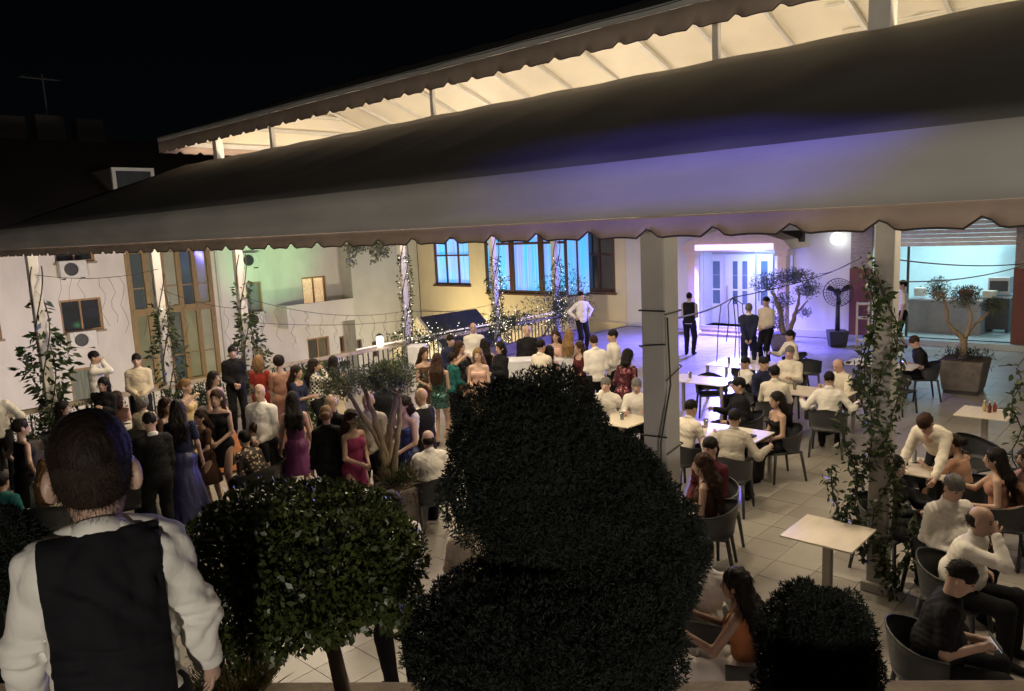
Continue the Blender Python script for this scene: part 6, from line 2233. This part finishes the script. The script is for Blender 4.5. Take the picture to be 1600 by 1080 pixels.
# green shrub behind the people, left of centre
b = spot(492, 700, 0.0)
sh = thing('leafy_shrub', 'leafy green shrub between the guests behind the magenta dress', 'shrub', (b[0] + 0.6, b[1] + 0.8, 0))
P_, N_3 = ell_shell((0, 0, 0.75), (0.55, 0.5, 0.62), 1600, 0.7, 0.2, 33)
leaves('foliage', P_, N_3, 0.10, leafmat('bright shrub leaf', (0.05, 0.10, 0.02), (0.09, 0.15, 0.035), 0.45, 0.25), sh, 0.5, 0.25, 0.8)
MB().tube([(0, 0, 0), (0.02, 0, 0.5), (0, 0.03, 0.9)], [0.04, 0.03, 0.015], 8).build('stem', M_TWIG, sh, True)

# ------------------------------------------------------------------ climbing vines on the columns
vl = MB()
leaf_me = None
V = np.array([(0, 0, 0), (0.26, 0.33, 0.07), (0.24, 0.62, 0.05), (0, 1, -0.06), (-0.24, 0.62, 0.05), (-0.26, 0.33, 0.07), (0, 0.4, 0)])
leaf_me = mesh_arrays('leaf', V, np.array([(0, 1, 6), (1, 2, 6), (2, 3, 6), (3, 4, 6), (4, 5, 6), (5, 0, 6)]), False)
leaf_me.materials.append(L_VIN)
r1 = random.Random(4)
vn = thing('climbing_vine', 'leafy climbing vine hanging round the near right column', 'vine', (C2[0], C2[1], 0))
strands = []
toc = np.array((-C2[0], -C2[1], 0)) / np.linalg.norm(C2[:2])
rgt = np.array((-toc[1], toc[0], 0))
for k, (ox, od, z0, z1, wob) in enumerate(((-0.16, 0.14, 0.45, 3.3, 0.07), (0.02, 0.16, 0.2, 3.2, 0.10), (-0.30, 0.12, 0.55, 1.9, 0.08), (0.10, 0.12, 0.05, 2.6, 0.06), (0.22, 0.2, 0.0, 0.9, 0.10), (-0.40, 0.1, 0.6, 1.3, 0.05), (-0.12, 0.15, 1.8, 3.4, 0.05), (-0.20, 0.1, 0.3, 1.5, 0.1), (0.40, 0.3, 0.05, 0.5, 0.1))):
    pts = []
    for i in range(14):
        z = z1 + (z0 - z1) * i / 13
        pts.append(rgt * (ox + wob * math.sin(z * 5 + k)) + toc * (od + 0.04 * math.cos(z * 7 + k)) + np.array((0, 0, z)))
    strands.append(pts)
    MB().tube(pts, 0.007, 5).build('stem', M_TWIG, vn, True)
cnt = 0
for k, pts in enumerate(strands):
    m_ = int(34 * (pts[0][2] - pts[-1][2]) / 1.5)
    for i in range(min(m_, 44)):
        if cnt >= 290:
            break
        u = r1.random() * 12.99
        a = pts[int(u)] + (pts[int(u) + 1] - pts[int(u)]) * (u % 1)
        o = link('leaf', leaf_me, None, vn, a)
        s_ = r1.uniform(0.07, 0.125)
        o.scale = (s_, s_, s_)
        o.rotation_euler = (r1.uniform(-1.2, 0.6), r1.uniform(-0.9, 0.9), r1.uniform(0, 6.28))
        cnt += 1


VP_, VN_ = [], []
for k, pts in enumerate(strands):
    L_ = pts[0][2] - pts[-1][2]
    for i in range(int(150 * L_ / 1.5)):
        u = r1.random() * 12.99
        a = pts[int(u)] + (pts[int(u) + 1] - pts[int(u)]) * (u % 1)
        VP_.append(a + np.array([r1.gauss(0, 0.035) for _ in range(3)]))
        VN_.append(toc * 0.5 + rgt * r1.uniform(-1, 1) + np.array((0, 0, -0.4)))
leaves('small_leaves', VP_, VN_, 0.075, L_VIN, vn, 0.45, 0.2, 0.6)


def column_vine(label, x, y, spec, seed, hangs=(), leaf=0.09, bulbs=60):
    q = np.random.default_rng(seed)
    t = thing('climbing_vine', label, 'vine', (x, y, 0), 0, 'vines with fairy lights on the far columns')
    P_, N_3 = [], []
    for (z0, z1, r0, n) in spec:
        z = q.uniform(z0, z1, n)
        a = q.uniform(0, 6.28, n)
        wv = r0 * (0.55 + 0.45 * np.sin(z * 4 + seed)) * np.sqrt(q.random(n)) + 0.10
        P_.append(np.stack([wv * np.cos(a), wv * np.sin(a), z], 1))
        N_3.append(np.stack([np.cos(a), np.sin(a), -0.3 * np.ones(n)], 1))
    P_, N_3 = np.concatenate(P_), np.concatenate(N_3)
    leaves('foliage', P_, N_3, leaf, L_VIN, t, 0.42, 0.2, 0.7)
    zt = max(s[1] for s in spec)
    for k in range(3):
        MB().tube([(0.12 * math.cos(z * 2.4 + k * 2), 0.12 * math.sin(z * 2.4 + k * 2), z) for z in np.linspace(0.05, zt + 0.6, 24)], 0.012, 5).build('stem', M_TWIG, t, True)
    if bulbs:
        fb_ = MB()
        for i in range(bulbs):
            p = P_[q.integers(len(P_))]
            fb_.ball(tuple(p * np.array((1.1, 1.1, 1))), 0.011, 6)
        o = fb_.build('fairy_lights', mat('fairy bulb', (1, 0.95, 0.8), 0.4, emit=(1.0, 0.93, 0.75), estr=3.5), t)
        o['kind'] = 'stuff'
    return t


column_vine('vine with long leaves on the leftmost far column', FARC[0], YF - 0.1, [(0.1, 2.3, 0.38, 520), (1.6, 2.9, 0.12, 60)], 1, leaf=0.17, bulbs=0)
column_vine('vine on the far column in front of the glazed stairwell', FARC[1], YF - 0.1, [(0.2, 2.6, 0.28, 420), (1.5, 2.4, 0.25, 200)], 2, leaf=0.12, bulbs=6)
column_vine('vine on the far column beside the black suit', FARC[2], YF - 0.1, [(0.1, 2.2, 0.34, 600), (2.0, 2.9, 0.1, 80)], 3, leaf=0.14, bulbs=4)
column_vine('thin vine winding down the far column above the porch', FARC[3], YF - 0.1, [(1.0, 3.3, 0.10, 420), (0.4, 1.2, 0.5, 300)], 4, leaf=0.09, bulbs=50)
column_vine('vine with fairy lights on the far column before the bay window', FARC[4], YF - 0.1, [(0.4, 2.4, 0.26, 900), (2.2, 3.0, 0.08, 120)], 5, leaf=0.09, bulbs=80)
column_vine('vine with fairy lights on the far column right of the bay window', FARC[5], YF - 0.1, [(0.8, 2.8, 0.12, 400), (0.6, 1.4, 0.25, 300)], 6, leaf=0.09, bulbs=50)

# ivy hanging from the canopy edge above the wing
p = onY(580, 388, YF + 0.3)
iv = thing('hanging_ivy', 'ivy hanging from the canopy edge above the grey wing', 'ivy', (p[0], YF + 0.3, 3.6))
q = np.random.default_rng(8)
x_ = q.uniform(-0.75, 0.75, 1500)
z_ = -q.random(1500) ** 1.4 * (0.42 + 0.22 * np.sin(x_ * 7) + 0.15 * np.sin(x_ * 17)) + 0.15
leaves('foliage', np.stack([x_, q.normal(size=1500) * 0.10, z_], 1), np.stack([q.normal(size=1500), q.normal(size=1500), -np.ones(1500)], 1), 0.085, leafmat('grey ivy leaf', (0.07, 0.085, 0.06), (0.12, 0.13, 0.10), 0.5, 0.2), iv, 0.6, 0.2, 0.6)
MB().tube([(-0.8, 0, 0.16), (0, 0.02, 0.18), (0.8, 0, 0.16)], 0.015, 6).build('stem', M_TWIG, iv)

# foliage and lights along the right part of the railing
for k, (xa, dz, n, lb) in enumerate(((13.6, 0.15, 900, 'rail planting with fairy lights between the porch and the bay'), (16.9, 0.25, 1300, 'rail planting with fairy lights under the bay window'), (19.3, 0.45, 2600, 'large leafy shrub with fairy lights left of the big column'))):
    t = thing('rail_planting', lb, 'shrub', (xa, YF - 0.25, 0.0), 0, 'plants with fairy lights along the railing')
    rr_ = (1.4, 0.3, 0.35) if k < 2 else (1.5, 0.6, 0.95)
    P_, N_3 = ell_shell((0, 0, 0.75 + dz), rr_, n, 0.95, 0.35, 50 + k)
    leaves('foliage', P_, N_3 + np.array((0, 0, 0.5)), 0.10, L_VIN if k < 2 else L_OLI, t, 0.3, 0.2, 0.8)
    MB().box((-1.3, -0.14, 0.02), (1.3, 0.14, 0.34)).build('trough', M_POT, t, bevel=0.02)
    fb_ = MB()
    for i in range(45):
        fb_.ball(tuple(P_[rng.integers(len(P_))] * 1.02), 0.012, 6)
    o = fb_.build('fairy_lights', MATS['fairy bulb'], t)
    o['kind'] = 'stuff'
    MB().tube([(-1.0, 0, 0.3), (-0.3, 0.05, 0.8), (0.5, 0, 1.0)], [0.03, 0.02, 0.01], 6).build('stem', M_TWIG, t)
wt = thing('light_tube', 'white glowing rope light along the right part of the railing', 'rope light', (15.5, YF - 0.12, 0.95))
MB().tube([(-4.2, 0, 0), (-1, 0, 0.06), (2, 0, 0.05), (4.2, 0, 0.10)], 0.022, 6).build('tube', mat('rope light', (1, 0.95, 0.85), 0.4, emit=(1.0, 0.92, 0.78), estr=0.22), wt)

# ------------------------------------------------------------------ cables and icicle light strings
def cable(label, pts, sag, drops=0, dl=(0.3, 0.9), r=0.006, seed=0, bulb=False, name='light_string'):
    q = random.Random(seed)
    o = np.array(pts[0], float)
    t = thing(name, label, 'string lights', o)
    path = []
    for a, b in zip(pts[:-1], pts[1:]):
        a, b = np.array(a, float) - o, np.array(b, float) - o
        for i in range(13):
            u = i / 12
            path.append(a + (b - a) * u - np.array((0, 0, sag * 4 * u * (1 - u))))
    MB().tube(path, r, 5).build('cable', M_WIRE, t)
    for k in range(drops):
        p = path[int((k + 0.5) / drops * (len(path) - 1))]
        L_ = q.uniform(*dl)
        pp = [p + np.array((0.05 * math.sin(i * 1.7 + k), 0.03 * math.cos(i * 2.1 + k), -L_ * i / 6)) for i in range(7)]
        MB().tube(pp, r * 0.5, 4).build('drop_wire', M_WIRE, t)
    return t


def fc(i, z):
    return (FARC[i], YF - 0.1, z)


cable('icicle light string from the leftmost column to the stairwell column', [fc(0, 3.35), fc(1, 3.3)], 0.12, 9, (0.4, 1.5), seed=1)
cable('icicle light string between the stairwell column and the suit column', [fc(1, 2.9), fc(2, 2.3)], 0.10, 6, (0.3, 0.9), seed=2)
cable('long icicle light string sagging from the suit column to the porch column', [fc(2, 2.55), fc(3, 1.75)], 0.25, 16, (0.4, 1.1), seed=3)
cable('lower icicle light string between the suit column and the porch column', [fc(2, 2.0), fc(3, 1.5)], 0.10, 10, (0.4, 0.9), seed=4)
cable('icicle light string from the porch column to the bay window column', [fc(3, 1.75), fc(4, 1.6)], 0.12, 10, (0.3, 0.7), seed=5)
w1, w2 = deep(1058, 497, 6.3), onX(1145, 465, 12.0)
w3 = onX(1300, 425, 18.0)
cable('cable with hanging wires running from the big column towards the entrance', [tuple(deep(1005, 498, 5.9)), tuple(w1), tuple(w2), tuple(w3)], 0.04, 0, seed=6, r=0.010, name='light_cable')
cl_ = thing('hanging_wire_bundle', 'bundle of bare wires hanging in front of the purple lit tables', 'wires', tuple(w2))
for k, (dx, L_) in enumerate(((-0.25, 1.1), (-0.1, 0.75), (0.02, 1.2), (0.10, 1.35), (0.2, 0.5))):
    d = RT * dx
    MB().tube([np.array((0, 0, 0)), d * 0.8 - np.array((0, 0, 0.12)), d + RT * 0.04 * math.sin(k) - np.array((0, 0, L_ * 0.5)), d * 1.1 - np.array((0, 0, L_))], 0.009, 5).build('wire', M_WIRE, cl_)
cable('thin cable from the near right column across the kitchen front', [tuple(deep(1395, 405, 8.0)), tuple(onX(1600, 412, 14.0))], 0.05, 0, seed=7, r=0.008, name='light_cable')
cable('second thin cable from the near right column to the right edge', [tuple(deep(1400, 440, 8.1)), tuple(onX(1620, 408, 12.0))], 0.08, 0, seed=8, r=0.007, name='light_cable')
cable('cable from the globe lamp wall to the near right column', [tuple(onX(1280, 428, 20.0)), tuple(deep(1345, 402, 7.9))], 0.05, 0, seed=9, r=0.010, name='light_cable')
# cable turns round the big column
wc = thing('column_cable', 'black cable wound round the big column', 'cable', (C1[0], C1[1], 0))
for z, tl in ((3.12, 0.02), (2.62, 0.25), (2.05, 0.12)):
    s_ = 0.115
    MB().tube([(-s_, -s_, z), (s_, -s_, z + tl * 0.3), (s_, s_, z + tl * 0.6), (-s_, s_, z + tl), (-s_, -s_, z + tl * 1.1)], 0.006, 5).build('turn', M_WIRE, wc)
MB().tube([toc * 0.17 + rgt * 0.1 + np.array((0, 0, 3.1)), toc * 0.18 + rgt * 0.12 + np.array((0, 0, 2.6)), toc * 0.18 + rgt * 0.04 + np.array((0, 0, 2.15)), toc * 0.18 + rgt * 0.04 + np.array((0, 0, 1.7))], 0.007, 5).build('hanging_end', M_WIRE, wc)

# hanging vine at the right edge
b = spot(1592, 770, 0.0)
rv = thing('hanging_vine', 'leafy vine strand hanging at the right edge of the terrace', 'vine', (b[0], b[1], 0))
pts = [img_local(b, 1588 + 8 * math.sin(i * 1.3), 575 + i * 16) for i in range(13)]
MB().tube(pts, 0.009, 5).build('stem', M_TWIG, rv)
MB().tube([img_local(b, 1600, 560), img_local(b, 1592, 570), img_local(b, 1560, 572)], 0.007, 5).build('stem', M_TWIG, rv)
for i in range(110):
    u = r1.random() * 11.99
    a = pts[int(u)] + (pts[int(u) + 1] - pts[int(u)]) * (u % 1) + np.array([r1.gauss(0, 0.05) for _ in range(3)])
    o = link('leaf', leaf_me, None, rv, a)
    s_ = r1.uniform(0.07, 0.13)
    o.scale = (s_, s_, s_)
    o.rotation_euler = (r1.uniform(-1.2, 0.6), r1.uniform(-0.9, 0.9), r1.uniform(0, 6.28))
# glasses on the occupied tables
gm = MB().lathe([(0.028, 0.0), (0.036, 0.12), (0.034, 0.12), (0.026, 0.006)], n=12).mesh('tumbler', True)
gm.materials.append(M_CG)
dm_ = MB().lathe([(0.024, 0.008), (0.029, 0.075)], n=12).mesh('drink', True)
dm_.materials.append(mat('amber drink', (0.45, 0.22, 0.05), 0.15))
p8, p9 = spot(1268, 612, 0.74), spot(972, 656, 0.74)
for (x, y, lb) in ((13.1, 7.5, 'amber drink glass on the purple lit table right of the big column'), (14.9, 7.6, 'amber drink glass on the furthest purple lit table'), (10.05, 5.5, 'amber drink glass on the table of the grey shirt, left one'), (9.95, 5.0, 'amber drink glass on the table of the grey shirt, right one'), (p8[0], p8[1] + 0.3, 'amber drink glass at the left end of the cream shirt table'), (p8[0] + 0.1, p8[1] - 0.3, 'amber drink glass at the right end of the cream shirt table'), (p9[0], p9[1], 'amber drink glass on the table of the two older men'), (16.25, 4.75, 'amber drink glass on the table of the man in black t-shirt')):
    t = thing('drinking_glass', lb, 'glass', (x, y, 0.746), 0, 'bottles and glasses on the tables')
    link('tumbler', gm, None, t)
    link('drink', dm_, None, t)

# dark planting along the left part of the railing
for k, (xa, lb) in enumerate(((4.6, 'dark planted trough at the left end of the railing'), (7.2, 'dark planted trough at the railing under the glazed stairwell'), (9.7, 'dark planted trough at the railing behind the rose gown'))):
    t = thing('rail_trough', lb, 'planter', (xa, YF - 0.32, 0.0), 0, 'planted troughs along the left railing')
    MB().box((-1.15, -0.16, 0.02), (1.15, 0.16, 0.40)).build('trough', M_POT, t, bevel=0.02)
    P_, N_3 = ell_shell((0, 0, 0.58), (1.2, 0.22, 0.26), 1100, 0.9, 0.3, 150 + k)
    leaves('foliage', P_, N_3 + np.array((0, 0, 0.5)), 0.09, L_VIN, t, 0.4, 0.2, 0.8)
